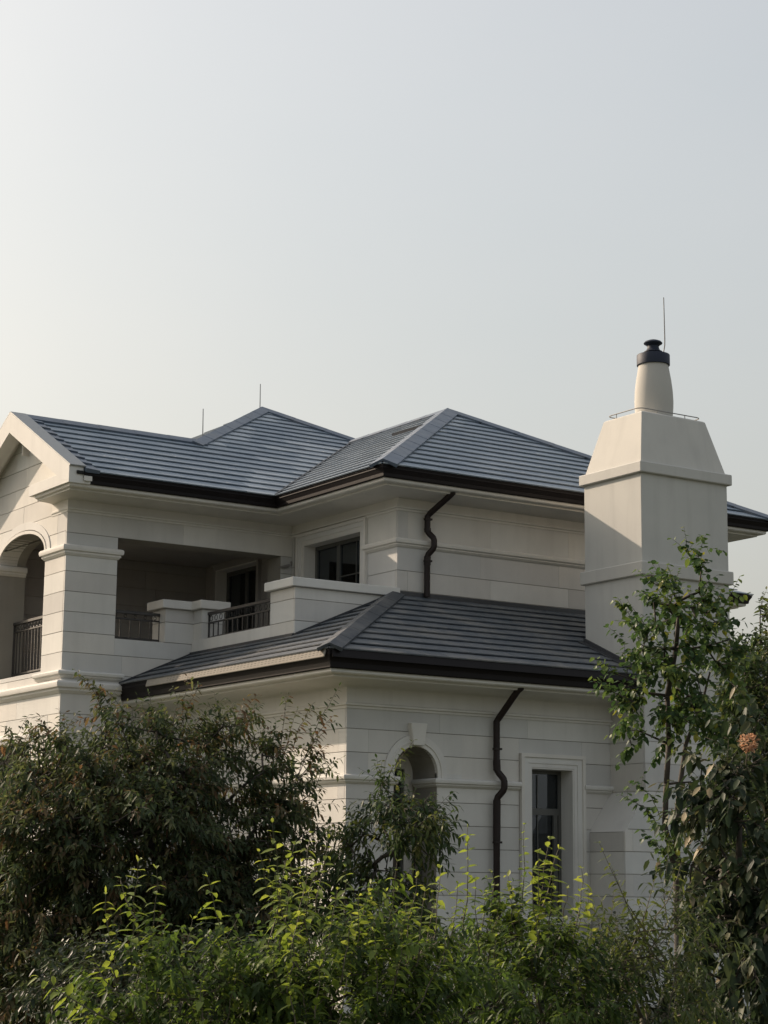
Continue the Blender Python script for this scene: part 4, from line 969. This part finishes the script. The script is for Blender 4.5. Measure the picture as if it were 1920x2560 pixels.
# foreground privet
PV = (.050, .021, .022, 1.05, True, (.92, .80), .55, .15)
d6 = 8.2; b0 = gnd(430, d6)
plant('privet_shrub', 'light green privet shrub with tall upright shoots below the dark broad tree', 'shrub', b0, [b0 + (0, 0, .5), b0 + (0, 0, .9)],
      [(420, 2500, 200, 110, 8.2, .35), (280, 2560, 150, 70, 8.1, .3), (560, 2500, 130, 110, 8.2, .3), (430, 2760, 260, 180, 8.2, .35)], 1600, PV, privet, twig=(.17, .5, .5), ntw=3, cl=lambda r, f: r * .40, rtip=.0022, bark='twig',
      shoots=[(342, 2158, 8.2, .42), (394, 2170, 8.1, .42, .05), (262, 2232, 8.2, .38, -.2), (300, 2195, 8.2, .16, -.5), (520, 2188, 8.0, .42, -.35), (478, 2300, 8.1, .30, .2), (560, 2330, 8.1, .28), (600, 2400, 8.0, .3),
              (230, 2390, 8.0, .24, -.9), (100, 2440, 7.9, .2, -1.8), (330, 2480, 7.9, .22), (420, 2440, 7.9, .25), (200, 2530, 7.9, .2, -.6), (500, 2460, 7.8, .26), (380, 2330, 8.1, .24, .3), (450, 2390, 8.1, .22, -.3)])
b0 = gnd(830, d6)
plant('privet_shrub', 'bright yellow-green privet shrub with many leafy shoots below the arched niche', 'shrub', b0, [b0 + (0, 0, .5), b0 + (0, 0, 1.0)],
      [(760, 2440, 150, 130, 8.2, .35), (930, 2430, 150, 120, 8.3, .35), (1080, 2470, 130, 100, 8.3, .3), (850, 2580, 280, 110, 8.2, .4), (850, 2780, 300, 160, 8.2, .4), (950, 2340, 80, 70, 8.3, .25)], 1600, PV, privet, twig=(.18, .5, .5), ntw=3, cl=lambda r, f: .02 + r * .50, rtip=.0022, bark='twig',
      shoots=[(680, 2058, 8.2, .36, -.15), (650, 2130, 8.1, .32, -.3), (715, 2150, 8.1, .34), (775, 2085, 8.2, .36, .1), (820, 2095, 8.3, .36, .2), (790, 2160, 8.1, .30), (862, 2165, 8.3, .34), (845, 2220, 8.0, .32), (925, 2210, 8.3, .32), (990, 2155, 8.3, .34, .1),
              (965, 2230, 8.1, .30, -.2), (1045, 2190, 8.4, .34, .2), (1012, 2260, 8.1, .30), (1085, 2260, 8.3, .30, .3), (1170, 2070, 8.6, .46, .05, .9), (1185, 2200, 8.4, .30, -.1), (700, 2230, 8.0, .30, -.3), (745, 2290, 7.9, .28), (880, 2300, 7.9, .28, .2),
              (940, 2330, 7.9, .26), (660, 2330, 7.9, .26, -.3), (1010, 2370, 7.9, .26, .3), (800, 2380, 7.8, .25), (720, 2420, 7.8, .24, -.2), (1120, 2350, 8.0, .28, .5), (870, 2440, 7.8, .22), (1130, 2300, 8.2, .24, .2), (830, 2280, 8.1, .25, -.2), (735, 2110, 8.2, .34, .1), (755, 2180, 8.0, .3, -.1), (900, 2240, 8.1, .3, .1), (1060, 2230, 8.2, .3, .1), (1145, 2210, 8.5, .3, .1), (1100, 2170, 8.5, .32, .1), (690, 2180, 8.1, .3, -.1)])
d7 = 9.4; b0 = gnd(1330, d7)
plant('privet_shrub', 'loose green privet shrub with one bright shoot rising before the tall window', 'shrub', b0, [b0 + (0, 0, .5), b0 + (0, 0, .9)],
      [(1290, 2400, 110, 90, 9.4, .3), (1400, 2420, 110, 80, 9.4, .3), (1330, 2520, 230, 100, 9.3, .4), (1340, 2780, 260, 170, 9.3, .4), (1250, 2330, 60, 60, 9.4, .2)], 1600, PV, privet, twig=(.17, .5, .5), ntw=3, cl=lambda r, f: r * .40, rtip=.0022, bark='twig',
      shoots=[(1372, 2098, 9.2, .40, .15, 1.15), (1345, 2130, 9.2, .32, .0), (1395, 2120, 9.25, .30, .3), (1328, 2190, 9.2, .30, -.1), (1310, 2060, 9.6, .40, .0, .7), (1215, 2230, 9.4, .30), (1250, 2250, 9.3, .28, .2), (1290, 2240, 9.3, .3, -.2), (1470, 2240, 9.4, .32, .4),
              (1430, 2290, 9.3, .30, .2), (1390, 2330, 9.2, .26, .2), (1240, 2340, 9.2, .26), (1300, 2380, 9.1, .24), (1480, 2330, 9.2, .26, .3), (1190, 2330, 9.3, .22), (1350, 2260, 9.2, .26, .15), (1440, 2400, 9.1, .22), (1270, 2190, 9.4, .3, -.1), (1235, 2180, 9.4, .3, .1), (1420, 2220, 9.3, .3, .2), (1460, 2170, 9.4, .34, .2), (1385, 2200, 9.2, .28, .1)])
d8 = 9.8; b0 = gnd(1600, d8)
plant('feathery_shrub', 'feathery grey-green shrub with slim arching stems under the slender tree', 'shrub', b0, [b0 + (0, 0, .5), b0 + (0, 0, 1.0)],
      [(1560, 2370, 100, 110, 9.8, .35), (1660, 2420, 110, 130, 9.8, .35), (1620, 2540, 200, 120, 9.7, .4), (1600, 2780, 220, 160, 9.8, .4), (1690, 2260, 50, 80, 9.8, .2)], 1000, (.062, .016, .024, .85, False, (.95, .8), .5, .35), frond, twig=(.24, .9, .55), ntw=3, rtip=.0022, bark='twig', cl=lambda r, f: r * .9,
      shoots=[(1500, 2110, 9.6, .52, -.55), (1530, 2170, 9.6, .46, -.5), (1560, 2230, 9.7, .36, -.4), (1640, 2180, 9.7, .36, .4), (1700, 2160, 9.7, .36, .5), (1730, 2200, 9.7, .34, .6), (1600, 2260, 9.6, .32, -.2), (1510, 2290, 9.6, .30, -.6), (1660, 2290, 9.6, .32), (1740, 2330, 9.6, .3, .4), (1580, 2380, 9.5, .24, -.3), (1690, 2400, 9.5, .26, .2), (1480, 2400, 9.6, .22, -.6)])
d9 = 12.5; b0 = gnd(1150, d9)
plant('dark_hedge', 'low dark green hedge running behind the privet shrubs', 'hedge', b0, [b0 + (0, 0, .4), b0 + (0, 0, .7)],
      [(1250, 2430, 160, 90, 12.5, .5), (1000, 2420, 180, 110, 12.5, .5), (1480, 2440, 150, 90, 12.5, .5), (700, 2450, 200, 110, 12.5, .5), (1650, 2480, 130, 90, 12.5, .5), (300, 2480, 250, 100, 12.5, .5), (1250, 2600, 420, 120, 12.5, .6), (800, 2620, 300, 120, 12.5, .6)], 800, (.055, .026, .026, 1.0, False, (.95, .82), .4, .25), dark, twig=(.24, .5, .5), ntw=4, rtip=.003, bark='twig', cl=lambda r, f: r)
